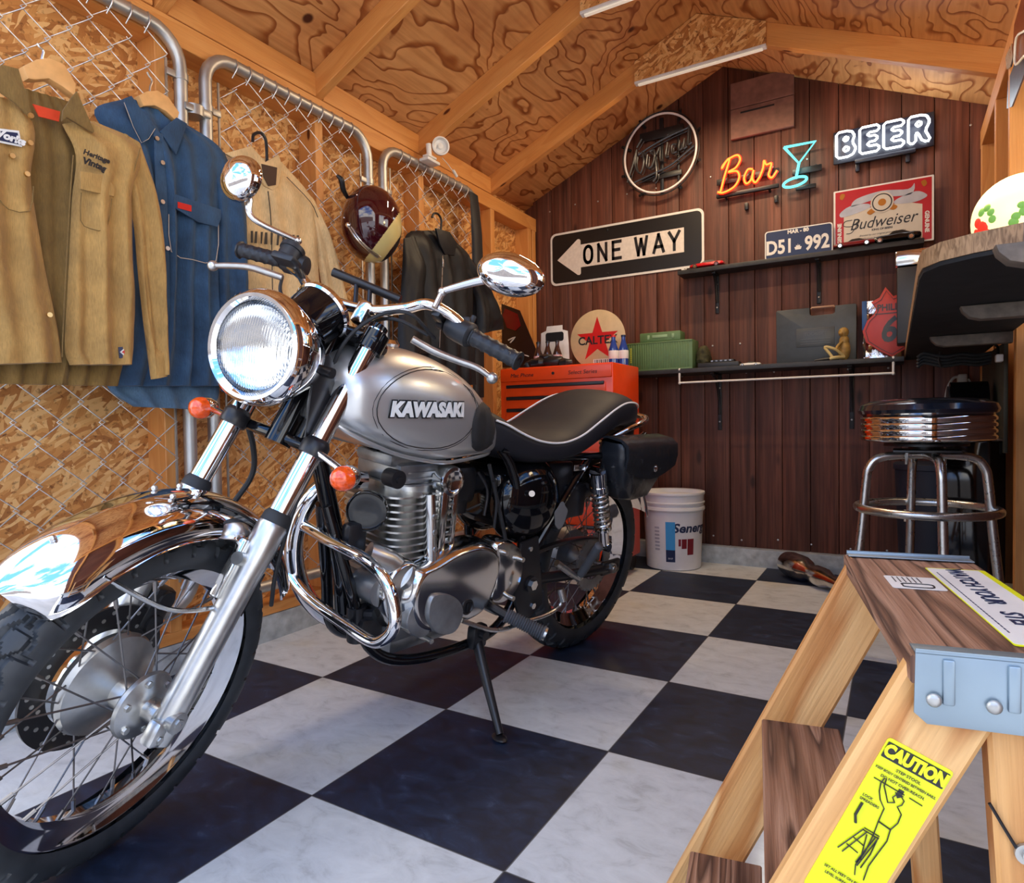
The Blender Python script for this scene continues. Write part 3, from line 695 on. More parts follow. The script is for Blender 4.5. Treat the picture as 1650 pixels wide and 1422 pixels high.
# badge
KC=(.852,.800); 
m_=MB(); m_.text('KAWASAKI',.040,(KC[0],0,KC[1]),(-1,0,0),(0,0,1),.002,0,.0022,.12,sx=1.0); 
m_.text('KAWASAKI',.040,(KC[0],-.001,KC[1]),(-1,0,0),(0,0,1),.001,1,.0048,.12,sx=1.0); drape(m_,.0035); 
part(m_,'tank_badge',['white','blackm'],tank,sharp=20)
# pin stripe and knee pad
m_=MB(); loop=[]
for i in range(40):
    t=2*PI*i/40; loop.append((.825+.155*math.cos(t)*(1 if math.cos(t)>0 else .85),.800+.083*math.sin(t)))
for i in range(40):
    for k in (0,1):
        pass
def draped_tube(pts2,r,off):
    P=[V((a_,tank_y(a_,h_)+off,h_)) for a_,h_ in pts2]; return P
m_.tube(draped_tube(loop,.0012,.0004),.0011,6,1,closed=True,smooth=False); m_.tube(draped_tube([(.825+(a_-.825)*1.05,.8+(h_-.8)*1.06) for a_,h_ in loop],.0012,.0004),.0007,6,1,closed=True,smooth=False); part(m_,'pin_stripe','blackm',tank)
m_=MB(); G=[]
for i in range(13):
    ring=[]
    for j in range(13):
        s_,t_=-1+2*i/12,-1+2*j/12
        # squircle pad
        a_=.655+.056*s_*math.sqrt(1-t_*t_/2.3); h_=.758+.058*t_*math.sqrt(1-s_*s_/2.3)
        edge=max(abs(s_),abs(t_)); ring.append(V((a_,tank_y(a_,h_)+.001+.007*(1-edge**6),h_)))
    G.append(ring)
m_.rings(G,cyc=False,caps=False); part(m_,'knee_pad','rubber',tank)
m_=MB(); m_.lathe([(.034,0),(.036,.006),(.030,.014),(0,.017)],(.87,0,.921),(0,0,1),32); part(m_,'filler_cap','chrome',tank)
m_=MB()
for sy in (1,-1):
    P=[]
    for p,hh in list(zip(pp,ph))[9:-6:2]: P.append(V((p.x,sy*p.z*.80,p.y-hh.x+.001)))
    m_.tube(P,.0045,8,2)
part(m_,'tank_seam',tk.m,tank)
# ---- seat
leather=plain('black_vinyl',(.010,.010,.014),.58,bump=.0006,Specular_IOR_Level=.3)
m_=MB(); S=[(.615,.775,.02,.03),(.60,.787,.085,.085),(.56,.778,.112,.10),(.50,.752,.124,.09),(.43,.731,.132,.078),(.35,.726,.137,.072),(.27,.745,.140,.082),(.19,.783,.139,.095),(.10,.823,.135,.098),(.03,.841,.128,.098),(-.04,.840,.117,.094),(-.095,.822,.095,.08),(-.125,.793,.05,.045),(-.13,.78,.01,.02)]
sp=catmull([V(p[:3]) for p in S],5); sh=catmull([V((p[3],0,0)) for p in S],5); R=[]
for p,h_ in zip(sp,sh):
    ring=[]; w=max(p.z,.005); hh=max(h_.x,.01)
    for j in range(36):
        th=2*PI*j/36; cs,sn=math.cos(th),math.sin(th)
        y=w*math.copysign(abs(cs)**.55,cs); z=p.y-hh*.5+hh*.5*math.copysign(abs(sn)**.62,sn)+(.010*(1-(y/w)**2) if sn>0 else 0)
        ring.append(V((p.x,y,z)))
    R.append(ring)
m_.rings(R); seat=part(m_,'seat',leather,sharp=60)
for sy in (1,-1):
    m_=MB(); pts=[]
    for p,h_ in list(zip(sp,sh))[7:-6:2]: pts.append(V((p.x,sy*(p.z*.985),p.y-h_.x*.16)))
    m_.tube(pts,.0028,8,2); part(m_,'white_piping','white',seat)
# ---- rear section
rf=guard((0,0,.30),.322,.075,48,158,False,'rear_fender','chrome',crown=.03,flare=False)
m_=MB(); m_.tube([(.10,.095,.70),(-.02,.115,.745),(-.12,.11,.765),(-.17,.08,.775),(-.18,0,.778),(-.17,-.08,.775),(-.12,-.11,.765),(-.02,-.115,.745),(.10,-.095,.70)],.010,12); part(m_,'grab_rail','chrome')
m_=MB(); m_.cyl((-.10,-.04,.745),(-.10,.06,.745),.02,n=20); m_.box((-.16,0,.70),(.06,.09,.08),.015); part(m_,'tail_light','blackm')
for b_ in (.135,-.135):
    sy=1 if b_>0 else -1; m_=MB()
    top,bot=(hitB(963,760,.135),hitB(974,880,.135)) if sy>0 else None or (V((.178,-.135,.62)),V((.10,-.135,.37)))
    if sy<0: top,bot=V((tt.x,-.135,tt.z)),V((bb.x,-.135,bb.z))
    tt,bb=top,bot; d=(bot-top); L_=d.length; dn=d.normalized()
    m_.cyl(top,top+dn*.045,.026,.024,n=24); m_.cyl(top+dn*.045,top+dn*.06,.0275,n=24); m_.cyl(top,bot,.010,n=14); m_.cyl(bot-dn*.06,bot-dn*.01,.016,n=22); m_.cyl(bot-dn*.07,bot-dn*.062,.027,n=22)
    m_.cyl(top-V((0,.018,0)),top+V((0,.018,0)),.015,n=16); m_.cyl(bot-V((0,.018,0)),bot+V((0,.018,0)),.014,n=16)
    sh_=part(m_,'rear_shock','chrome')
    m_=MB(); x,y,z=basis(dn); P=[]
    for i in range(8*16+1): t=i/(8*16); th=t*8*2*PI; P.append(top+dn*(.055+t*(L_-.125))+(x*math.cos(th)+y*math.sin(th))*.0225)
    m_.tube(P,.0044,8,1,smooth=False); part(m_,'spring','steel',sh_)
# swingarm, frame
m_=MB()
for sy in (1,-1): m_.tube([(.50,sy*.085,.33),(.30,sy*.095,.315),(.10,sy*.11,.30),(-.04,sy*.115,.298)],.016,12,flat=1.0); m_.box((-.01,sy*.116,.298),(.10,.016,.045),.006)
m_.cyl((.50,-.12,.33),(.50,.12,.33),.02,n=18); part(m_,'swingarm','blackm')
m_=MB(); m_.tube([(1.02,.0,.79),(.85,.0,.70),(.65,0,.66)],.02,12); m_.tube([(1.03,0,.74),(.985,0,.60),(.94,0,.45),(.92,0,.33)],.019,14)
m_.cyl((1.055,0,.72),(.995,0,.86),.03,n=20)
for sy in (1,-1):
    m_.tube([(.99,sy*.01,.58),(.94,sy*.045,.40),(.90,sy*.07,.27),(.80,sy*.09,.215),(.60,sy*.10,.205),(.48,sy*.10,.24),(.43,sy*.10,.36),(.46,sy*.10,.52),(.52,sy*.098,.66),(.60,sy*.08,.735)],.013,12)
    m_.tube([(.56,sy*.10,.70),(.40,sy*.112,.675),(.25,sy*.118,.668),(.10,sy*.118,.668),(-.05,sy*.112,.69),(-.15,sy*.10,.72)],.011,12)
    m_.tube([(.44,sy*.11,.36),(.36,sy*.118,.47),(.27,sy*.12,.58),(.19,sy*.12,.665)],.010,10)
part(m_,'frame','black')
m_=MB(); m_.prism([(.47,.45),(.40,.46),(.345,.26),(.43,.215),(.475,.30)],(0,.116,0),(1,0,0),(0,0,1),-.010,bev=.003); m_.cyl((.415,.10,.33),(.415,.135,.33),.022,n=24); fp=part(m_,'pivot_plate','blackm')
for x_,z_,y0_,r_ in ((.415,.33,.13,.014),(.39,.262,.117,.009),(.43,.43,.117,.007)):
    m_=MB(); m_.cyl((x_,y0_,z_),(x_,y0_+.012,z_),r_,n=6); part(m_,'pivot_bolt','alup',fp)
# side cover + air box
m_=MB(); m_.sph((.405,.070,.548),(.128,.068,.118),40,24); m_.sph((.405,-.070,.548),(.128,.068,.118),28,14); m_.box((.40,0,.56),(.26,.16,.16),.03); sc=part(m_,'side_cover','black',sharp=60)
m_=MB(); pc=hitB(903,830,.13)
blob=[(0.028*math.cos(t)*(1+.12*math.sin(5*t)),.036*math.sin(t)*(1+.10*math.cos(4*t))) for t in [2*PI*i/26 for i in range(26)]]
m_.prism(blob,pc,(1,0,0),(0,0,1),-.002); part(m_,'grey_sticker',plain('grey_sticker',hexc('77797a'),.5),sc)
m_=MB(); m_.cyl(hitB(857,795,.133),hitB(857,795,.141),.008,n=20); part(m_,'cover_fastener','chrome',sc)
m_=MB(); m_.box((.30,0,.56),(.20,.17,.18),.02); m_.box((.20,.0,.53),(.10,.20,.10),.01); part(m_,'battery_box','blackm')
m_=MB(); b0=hitB(934,753,.13); m_.box(b0,(.055,.003,.017),.001); m_.text('CUSTOM',.010,b0+V((0,.0018,0)),(-1,0,0),(0,0,1),.0006,1); part(m_,'maker_plate',['alup','blackm'])
# chain guard and chain line
m_=MB(); m_.tube([(.42,.075,.385),(.25,.075,.40),(.08,.075,.395),(-.06,.07,.36)],.014,8,flat=.5); part(m_,'chain_guard','blackm')
# ---- saddlebag
m_=MB(); bagm=plain('black_leather_bag',(.016,.018,.022),.26,bump=.0035)
def bagring(z,x0,x1,y0,y1,r=.03,skew=0):
    P=rrect(abs(x1-x0),abs(y1-y0),r,5,(x0+x1)/2+skew,(y0+y1)/2); return [V((p[0],p[1],z)) for p in P]
R=[bagring(.535,-.035,.065,.115,.18,.03),bagring(.548,-.065,.095,.108,.20,.04),bagring(.62,-.105,.130,.105,.218,.04),bagring(.69,-.135,.145,.105,.215,.03),bagring(.712,-.13,.14,.108,.208,.03)]
m_.rings(R); bag=part(m_,'saddlebag',bagm,sharp=50)
m_=MB(); F_=[]
for i in range(11):
    t=i/10; a_=lerp(.155,-.150,t); w=1-(2*t-1)**6
    drop=.070+.035*math.sin(PI*t)
    F_.append([V((a_,.100,.722)),V((a_,.150,.732)),V((a_,.200,.727)),V((a_,.222,.712)),V((a_,.228,.712-drop*.5)),V((a_,.224,.712-drop)),V((a_,.219,.712-drop)),V((a_,.221,.712-drop*.5)),V((a_,.214,.707)),V((a_,.195,.720)),V((a_,.150,.725)),V((a_,.100,.715))])
m_.rings(F_); part(m_,'bag_flap',bagm,bag,sharp=50)
m_=MB(); m_.lathe([(.009,0),(.011,.003),(.006,.007),(0,.008)],(-.01,.227,.640),(0,1,0),16); part(m_,'clasp','chrome',bag)
# ---- engine
m_=MB(); m_.box((.74,0,.345),(.28,.19,.17),.03); m_.box((.56,0,.345),(.20,.17,.15),.03); m_.box((.72,0,.245),(.22,.12,.06),.02); m_.cyl((.86,-.05,.36),(.86,.05,.36),.055,n=28)
m_.cyl((.90,.03,.405),(.90,.105,.405),.034,n=28); eng=part(m_,'crankcase','aludull')
def fin_plate(mb,c,wa,wb,th,r=.035):
    P=rrect(wa,wb,r,5,c[0],c[1]); mb.rings([[V((x,y,c[2]-th/2)) for x,y in P],[V((x,y,c[2]+th/2)) for x,y in P]])
m_=MB(); m_.cyl((.77,0,.42),(.77,0,.64),.075,n=32)
for i in range(11): fin_plate(m_,(.775+.002*i,0,.448+i*.0155),.205-.001*i,.205,.0042,.045)
part(m_,'cylinder','alu')
m_=MB(); m_.box((.785,0,.648),(.15,.16,.05),.015)
for i in range(3): fin_plate(m_,(.775,0,.624+i*.014),.165,.17,.004,.04)
m_.box((.79,0,.678),(.17,.13,.03),.012); hd_=part(m_,'cylinder_head','aludull')
m_=MB(); cc=hitB(728,775,.112); m_.lathe([(.034,-.03),(.036,-.002),(.033,.006),(.026,.008),(.02,.004),(0,.004)],cc,(0,1,0),32); part(m_,'head_cap','alup',hd_)
m_=MB(); kk=hitB(640,772,.09); m_.cyl(kk-V((0,.03,0)),kk+V((0,.006,0)),.020,n=22); m_.cyl(kk,kk+V((0,.010,0)),.008,n=6); part(m_,'tappet_cap','blackm',hd_)
# camshaft tower on the left of the cylinder
m_=MB(); p0,p1=hitB(691,795,.108),hitB(694,908,.118); m_.tube([p1,lerp(p1,p0,.5),p0],.0165,16,4,smooth=False,flat=.8)
m_.box(lerp(p0,p1,.5)+V((-.038,-.01,0)),(.022,.03,.17),.006); m_.box(lerp(p0,p1,.5)+V((-.075,-.012,0)),(.018,.025,.19),.006)
tw=part(m_,'cam_tower','alup')
m_=MB()
for i in range(9): m_.box(lerp(p0,p1,.5)+V((-.056,-.008,-.075+i*.018)),(.022,.02,.004))
part(m_,'tower_fins','alu',tw)
for t in (.30,.52,.76): c=lerp(p0,p1,t)+V((0,.013,0)); m_=MB(); m_.cyl(c,c+V((0,.006,0)),.006,n=6); part(m_,'tower_bolt','steel',tw)
def outline(px,b_): return [(p.x,p.z) for p in (hitB(u,v,b_) for u,v in px)]
def smoothpoly(P,k=5): return [(p.x,p.y) for p in catmull([V((a_,b_,0)) for a_,b_ in P],k,True)]
def cover(px,b0,b1,name,mat,par,rr=.012,sm=5):
    P=smoothpoly(outline(px,b1),sm); cx=sum(p[0] for p in P)/len(P); cz=sum(p[1] for p in P)/len(P); R=[]
    for t in (0,.45,.75,.92,1.0):
        y=lerp(b0,b1,math.sin(t*PI/2)); k=1-rr/ .09*(1-math.cos(t*PI/2)) ; R.append([V((cx+(x-cx)*k,y,cz+(z-cz)*k)) for x,z in P])
    m_=MB(); m_.rings(R); return part(m_,name,mat,par,sharp=50)
lc=cover([(672,925),(705,905),(745,882),(785,872),(812,884),(815,915),(803,955),(785,990),(745,1012),(700,1028),(665,1018),(655,975)],.085,.150,'alternator_cover','alup',None,.018)
cover([(800,876),(825,870),(842,885),(845,915),(836,950),(812,975),(790,970),(800,930)],.075,.128,'sprocket_cover','alup',None,.012)
cover([(640,915),(668,902),(690,925),(684,960),(668,1000),(640,1022),(622,1000),(616,955)],.07,.125,'front_engine_cover','alup',None,.014)
cover([(700,958),(735,962),(748,985),(735,1018),(706,1022),(690,995)],.140,.158,'round_cover','aludull',lc,.006)
cover([(665,975),(682,965),(695,985),(692,1020),(672,1028),(655,1008)],.120,.146,'ignition_cover','aludull',lc,.006)
m_=MB(); c=hitB(752,977,.148); m_.lathe([(.018,-.004),(.019,.004),(.015,.006),(.013,.003),(0,.003)],c,(0,1,0),28); m_.box(c+V((.003,.005,0)),(.004,.004,.022)); m_.box(c+V((-.004,.005,0)),(.004,.004,.020)); part(m_,'timing_cap','blackm',lc)
for u,v in ((703,928),(743,918),(780,898),(812,890),(668,968),(655,1012),(690,1030),(838,900),(796,985),(822,962)):
    m_=MB(); c=hitB(u,v,.132); m_.cyl(c-V((0,.03,0)),c+V((0,.012,0)),.0065,n=12); part(m_,'cover_bolt','steel',lc)
# starter motor, oil lines, carburettor, intake
m_=MB(); m_.tube([hitB(592,893,.07),hitB(625,905,.09),hitB(652,930,.10)],.028,20,3,smooth=False); m_.cyl(hitB(645,925,.10),hitB(680,948,.11),.036,n=28); part(m_,'starter_motor','alu')
m_=MB(); m_.box((.62,.0,.60),(.09,.10,.10),.02); m_.cyl((.68,.0,.60),(.52,.0,.595),.032,n=20); m_.cyl((.62,.02,.53),(.62,.02,.58),.028,n=18); m_.tube([hitB(770,760,.09),hitB(785,790,.10),hitB(780,830,.10)],.004,8); part(m_,'carburettor','blackm')
m_=MB(); m_.tube([hitB(795,775,.11),hitB(800,810,.112),hitB(796,850,.112)],.0035,8); m_.tube([hitB(788,748,.10),hitB(800,800,.105),hitB(815,870,.11)],.005,8); part(m_,'rubber_hose','rubber')
# horn and regulator in front of the cylinder
m_=MB(); hc=hitB(592,822,.055); m_.lathe([(.0,-.03),(.03,-.028),(.042,-.014),(.045,.0),(.043,.012),(.036,.014),(.02,.010),(0,.010)],hc,V((.75,.65,.0)),32); part(m_,'horn','black')
m_=MB(); m_.box(hitB(570,870,.045),(.05,.03,.08),.01); part(m_,'regulator','blackm')
m_=MB(); m_.box(hitB(590,1010,.06),(.06,.05,.06),.012); m_.cyl(hitB(575,975,.05),hitB(575,1030,.05),.022,n=18); m_.cyl(hitB(590,990,.07),hitB(604,990,.09),.012,n=8); part(m_,'engine_mount','blackm')
# engine guard: one loop across the front of the engine
def hitA(u,v,a_):
    n=BF; o=MB_@Vector((a_,0,0)); d=CR*((u-825)/FPX)-CU*((v-711)/FPX)+CF
    return MBi@(CAM+d*((o-CAM).dot(n)/d.dot(n)))
m_=MB(); m_.tube([hitA(u,v,.985) for u,v in ((478,842),(530,870),(575,893),(605,915),(626,945),(636,985),(634,1012),(618,1030),(598,1032),(560,1008),(500,965),(470,928),(456,892),(460,858))],.0125,16,6,closed=True); part(m_,'engine_guard','chrome')
m_=MB(); m_.cyl(hitA(545,880,.985),hitA(545,880,.93),.010,n=12); m_.cyl(hitA(565,1010,.985),hitA(565,1005,.93),.010,n=12); part(m_,'guard_bracket','blackm')
# exhaust header on the right, muffler
m_=MB(); m_.tube([(.87,-.02,.62),(.94,-.05,.615),(.985,-.085,.55),(.985,-.11,.44),(.93,-.125,.32),(.82,-.135,.235),(.6,-.14,.215),(.4,-.145,.22)],.021,18); m_.tube([(.4,-.145,.22),(.3,-.15,.235),(.0,-.16,.27),(-.25,-.165,.30)],.04,20,radii=[.022,.04,.044,.04,.034]); part(m_,'exhaust_pipe','chrome')
# controls
m_=MB(); p0,p1=hitB(815,990,.17),hitB(876,1020,.255); d=p1-p0; n=34; R=[]; x,y,z=basis(d)
for i in range(n+1):
    t=i/n; rr=.0185 if i%2 else .0150; rr=rr if .04<t<.97 else .0195; R.append([p0+d*t+(x*math.cos(2*PI*j/24)+y*math.sin(2*PI*j/24))*rr for j in range(24)])
m_.rings(R,caps=True); fpg=part(m_,'footpeg','pegrub',sharp=80)
m_=MB(); m_.tube([(.55,.09,.30),hitB(790,975,.13),p0],.012,10); part(m_,'peg_bracket','blackm',fpg)
m_=MB(); m_.lathe([(.017,0),(.017,.006),(0,.007)],p1,d,20); part(m_,'end_cap','steel',fpg)
m_=MB(); p0,p1=hitB(936,925,.14),hitB(966,878,.215); d=p1-p0; R=[]; x,y,z=basis(d)
for i in range(25): rr=.013 if i%2 else .0118; R.append([p0+d*i/24+(x*math.cos(2*PI*j/20)+y*math.sin(2*PI*j/20))*rr for j in range(20)])
m_.rings(R); rp=part(m_,'footpeg','pegrub',sharp=80); m_=MB(); m_.tube([(.28,.11,.36),hitB(930,930,.13),p0],.010,10); part(m_,'peg_bracket','steel',rp)
m_=MB(); m_.tube([hitB(745,1000,.155),hitB(800,1015,.175),hitB(850,1000,.19),hitB(880,990,.195),hitB(902,975,.20),hitB(904,955,.20)],.0055,10); m_.cyl(hitB(903,948,.20),hitB(903,966,.20)+V((0,.01,0)),.011,n=14); part(m_,'shift_lever','steel')
# side stand with foot on the floor
sf=MBi@V((-.2411,.3764,.006)); st=hitB(768,1030,.115)
m_=MB(); mid=lerp(st,sf,.45); m_.tube([st,mid,sf+V((0,0,.008))],.011,12,6,radii=[.014,.012,.009]); m_.box(st+V((.0,0,.01)),(.05,.03,.06),.008); m_.cyl(st+V((0,-.02,.02)),st+V((0,.03,.02)),.012,n=12)
fw_=(MBi.to_3x3()@V((0,0,1))); m_.sph(sf,(.026,.016,.006),16,8,R=MBi.to_3x3().normalized()@Matrix.Rotation(-.5,3,'Z')); ss=part(m_,'side_stand','blackm')
# ================================================================ STEP LADDER (foreground right)
LN=V((.174,-.985,0)).normalized(); LR=V((.985,.174,0)).normalized(); LP=V((.495,.105,0))
ML=axesM(LR,LN,-V((0,0,1)) if 0 else LR.cross(LN),LP)      # local x back, y towards the photographer, z = x cross y (down): flip below
ML=axesM(LR,LN*-1,V((0,0,1)),LP)
lad=root('step_ladder',(0,0,0),'light wooden step ladder with brown top and yellow caution sticker in the foreground','step ladder',Mx=ML)
def lp(r,n,z): return V((r,-n,z))
def lpart(mb,name,mats,p=None,**k): return mb.build(name,mats,p or lad,**k)
SL_=.47
def rail(n):
    m_=MB(); t=.020; z0,z1=0.0,.535; xl=lambda z:(-.008+(z-.525)*SL_)
    w=.080; a=[V((xl(z),0,z)) for z in (z0,z1)]
    d=(a[1]-a[0]).normalized(); pw=w*math.cos(math.atan(SL_)); c=V((w/2,0,0))
    m_.beam(lp(a[0].x+w/2,n,z0+.018),lp(a[1].x+w/2,n,z1),t,pw,up=d.cross(V((0,1,0))),bev=.004)
    o=lpart(m_,'front_rail','ladder')
    return o
rail(.020)
nr=rail(.392)
# caution sticker on the near rail
yel=NT('sticker_yellow').set(Base_Color=hexc('e8ee12'),Roughness=.35).m
d=V((SL_,0,1)).normalized(); e=V((d.z,0,-d.x))   # along the rail upward, across the rail
so_=V((.008,-.4028,.468)); st_=MB()
st_.prism(rrect(.050,.150,.003,3),so_-d*.075,e,d,-.0006)     # faces the camera side (-y local)
def sx_(a_,b_): return so_+e*a_-d*b_+V((0,-.0007,0))
blk=1
st_.prism(rrect(.047,.014,.0005,1),sx_(0,.010),e,d,-.0003,mi=1)
def stext(t,size,a_,b_,mi=1,off=0,sx=1): st_.text(t,size,sx_(a_,b_)+V((0,-.0004,0)),e,d,.0003,mi,off,0,sx=sx)
stext('CAUTION',.0140,0,.010,0,.0009,.74)
stext('STEP STOOL',.0034,0,.0215,1,.00005); stext('KEEP BODY CENTERED BETWEEN RAILS.',.0029,0,.0262,1,.00005,.88); stext('DO NOT OVER-REACH.',.0032,0,.0312,1,.00005)
def line(P,w=.0005):
    P=[sx_(a_,b_)+V((0,-.0002,0)) for a_,b_ in P]; st_.tube(P,w,5,1,smooth=False,mi=1)
line([(-.020,.036),(.004,.0365)]); line([(.008,.0365),(.018,.037)]); st_.prism([(-.002,0),(-.002,-.004),(-.0035,-.004),(0,-.008),(.0035,-.004),(.002,-.004),(.002,0)],sx_(.001,.034),e,d,-.0003,mi=1)
line([(.001,.046),(-.002,.043),(-.001,.040),(.003,.039),(.006,.041),(.006,.045),(.004,.048),(.009,.052),(.010,.060),(.008,.068),(.010,.078),(.009,.09),(.008,.105),(.010,.118)])
line([(.001,.046),(-.003,.049),(-.008,.042),(-.011,.038),(-.012,.032)]); line([(-.0085,.050),(-.012,.044),(-.014,.037),(-.0135,.032)]); line([(-.0085,.050),(-.003,.055),(-.002,.066),(.000,.080),(.001,.095),(.000,.110),(.003,.118)]); line([(-.002,.067),(.008,.068)],.0007); line([(.004,.082),(.005,.095),(.004,.110)])
line([(-.018,.060),(-.018,.072),(-.015,.078)],.0012); stext('LOCK',.003,-.017,.053,1,.00005); stext('SPREADERS',.003,-.014,.0568,1,.00005)
line([(-.008,.078),(.004,.078)]); line([(-.008,.080),(.004,.080)]); line([(-.008,.079),(-.017,.105)]); line([(-.005,.080),(-.013,.106)]); line([(.004,.079),(.001,.110)]); line([(.002,.080),(-.001,.108)]); line([(-.004,.082),(.001,.104)]); line([(-.011,.090),(-.002,.092)]); line([(-.013,.098),(-.003,.100)])
stext('SET ALL FEET ON FIRM',.003,-.004,.124,1,.00005); stext('LEVEL SURFACE',.003,-.006,.129,1,.00005)
stk=lpart(st_,'caution_sticker',[yel,'blackm'],nr,sharp=10)
# steps (brown rough boards) between the rails
for z in (.318,.108):
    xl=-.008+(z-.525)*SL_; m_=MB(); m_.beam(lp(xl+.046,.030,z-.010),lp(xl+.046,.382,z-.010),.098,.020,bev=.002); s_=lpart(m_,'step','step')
    m_=MB(); m_.cyl(lp(xl+.03,.030,z-.030),lp(xl+.03,.382,z-.030),.0025,n=8); m_.cyl(lp(xl+.03,.006,z-.030),lp(xl+.03,.010,z-.030),.006,n=12); m_.cyl(lp(xl+.03,.402,z-.030),lp(xl+.03,.407,z-.030),.006,n=12); lpart(m_,'tie_rod','galv',s_)
# top board
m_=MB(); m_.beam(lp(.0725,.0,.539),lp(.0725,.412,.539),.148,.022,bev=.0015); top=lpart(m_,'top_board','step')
# labels lying on the top board
m_=MB(); c=lp(.052,.155,.5505); m_.prism(rrect(.052,.060,.003,3),c,(1,0,0),(0,1,0),.0005,mi=0)
for i in range(6): m_.box(c+V((-.018+.005*i,.012,.0007)),(.0012,.026,.0003),mi=1)
m_.tube([c+V((x_,y_,.0006)) for x_,y_ in ((-.012,-.008),(.012,-.008),(.016,-.014),(.012,-.024),(-.012,-.024),(-.014,-.016))],.0009,6,3,closed=True,mi=1)
lpart(m_,'small_label',['whitep','blackm'],top)
m_=MB(); c=lp(.112,.215,.5505); m_.prism(rrect(.062,.30,.003,3),c,(1,0,0),(0,1,0),.0005,mi=2); m_.prism(rrect(.054,.292,.003,3),c+V((-.003,0,.0003)),(1,0,0),(0,1,0),.0005,mi=0)
for i,t in enumerate(('WATCH','YOUR','STEP')): m_.text(t,.024,c+V((-.004,.10-.085*i,.0012)),(0,-1,0),(1,0,0),.0003,1,.0004)
for i in range(30): m_.box(c+V((-.024,.12-.008*i,.0009)),(.0012,.006,.0003),mi=1)
lpart(m_,'warning_label',['whitep',M['navy'],yel],top)
# steel end plates
def endplate(n,sgn):
    m_=MB(); y=-n
    P=[(.002,.555),(.145,.555),(.147,.505),(.140,.497),(.010,.497),(.001,.505)]
    m_.prism(P,(0,y,0),(1,0,0),(0,0,1),sgn*.0018,bev=.0004)
    m_.box((.0735,y+sgn*-.014 if 0 else y-(-1 if sgn<0 else 1)*-.0,.5555),(.143,.0018,.001)); 
    m_.prism([(.002,0),(.145,0),(.145,.022),(.002,.022)],(0,y if sgn>0 else y,.5515),(1,0,0),(0,1,0),.0016,bev=.0004) if sgn<0 else m_.prism([(.002,-.022),(.145,-.022),(.145,0),(.002,0)],(0,y,.5515),(1,0,0),(0,1,0),.0016,bev=.0004)
    for x_ in (.024,.066,.115): m_.box((x_,y-.0012 if sgn<0 else y+.0012,.532),(.0085,.004,.036),.0018)
    pl_=lpart(m_,'end_plate','galvblue')
    for x_ in (.014,.053,.10):
        q=MB(); q.sph((x_,y+sgn*.003,.5175),(.0055,.003,.0055),14,8); lpart(q,'rivet','galv',pl_)
    return pl_
endplate(.4125,-1); endplate(-.0005,1)
# rear legs with the spreader
for n in (.030,.385):
    m_=MB(); m_.beam(lp(.100,n,.0),lp(.068,n,.525),.022,.032,up=(1,0,0),bev=.003); rl=lpart(m_,'rear_leg','ladder')
    m_=MB(); yy=n+.012; m_.cyl(lp(.079,yy,.40),lp(.079,yy+.003,.40),.008,n=18); m_.cyl(lp(.079,yy,.40),lp(.079,yy+.006,.40),.004,n=12); lpart(m_,'pivot_washer','galv',rl)
    m_=MB(); m_.tube([lp(.079,yy+.001,.392),lp(.066,yy+.001,.415),lp(.055,yy+.001,.435)],.0014,6); lpart(m_,'wire_clip','blackm',rl)
m_=MB(); m_.beam(lp(.098,.03,.12),lp(.098,.385,.12),.02,.035); lpart(m_,'rear_brace','ladder')

# ================================================================ BAR STOOL
SC=V((.632,1.42,0)); stl=root('bar_stool',SC,'chrome bar stool with round black padded swivel seat behind the step ladder','stool')
m_=MB(); m_.lathe([(0,.745),(.165,.745),(.178,.752),(.182,.762),(.176,.778),(.15,.790),(.10,.796),(0,.798)],n=64); m_.build('seat','black' if 0 else leather if 0 else plain('navy_black_vinyl',(.010,.013,.022),.16,Coat_Weight=.5),stl)
m_=MB(); pr=[(.150,.668)]
for i in range(4): z=.672+i*.0182; pr+=[(.171,z),(.1755,z+.004),(.1765,z+.009),(.1755,z+.0135),(.1725,z+.0165)]
pr+=[(.17,.748),(.15,.748)]
m_.lathe(pr,n=72); m_.build('chrome_band','chrome',stl)
m_=MB(); m_.cyl((0,0,.632),(0,0,.67),.045,n=28); m_.box((0,0,.640),(.17,.17,.008),.002); m_.cyl((0,0,.655),(0,0,.662),.11,n=40); m_.build('swivel_plate','blackm',stl)
rot0=math.radians(12)
for k in range(2):
    a_=rot0+k*PI/2; c,s=math.cos(a_),math.sin(a_); zt=.625-(.0 if k else .002)
    pts=[(-.215,0),(-.195,.18),(-.172,.40),(-.160,.54),(-.150,.590),(-.115,.620),(0,.628),(.115,.620),(.150,.590),(.160,.54),(.172,.40),(.195,.18),(.215,0)]
    m_=MB(); m_.tube([V((x_*c,x_*s,max(z_,.004)+(.0 if k else -.0))) for x_,z_ in pts],.0128,16,6); m_.build('leg_frame','steel',stl)
m_=MB(); m_.tube([V((.182*math.cos(t),.182*math.sin(t),.465)) for t in [2*PI*i/24 for i in range(24)]],.0125,14,3,closed=True); m_.build('foot_ring','steel',stl)
for k in range(4):
    a_=rot0+k*PI/2; m_=MB(); m_.cyl((.163*math.cos(a_),.163*math.sin(a_),.465),(.186*math.cos(a_),.186*math.sin(a_),.465),.006,n=10); m_.build('ring_bolt','steel',stl)
    m_=MB(); m_.cyl((.06*math.cos(a_+.4),.06*math.sin(a_+.4),.600),(.06*math.cos(a_+.4),.06*math.sin(a_+.4),.637),.005,n=8); m_.build('plate_bolt','steel',stl)
    m_=MB(); m_.cyl((.215*math.cos(a_),.215*math.sin(a_),.0),(.2145*math.cos(a_),.2145*math.sin(a_),.03),.016,n=16); m_.build('rubber_foot','rubber',stl)

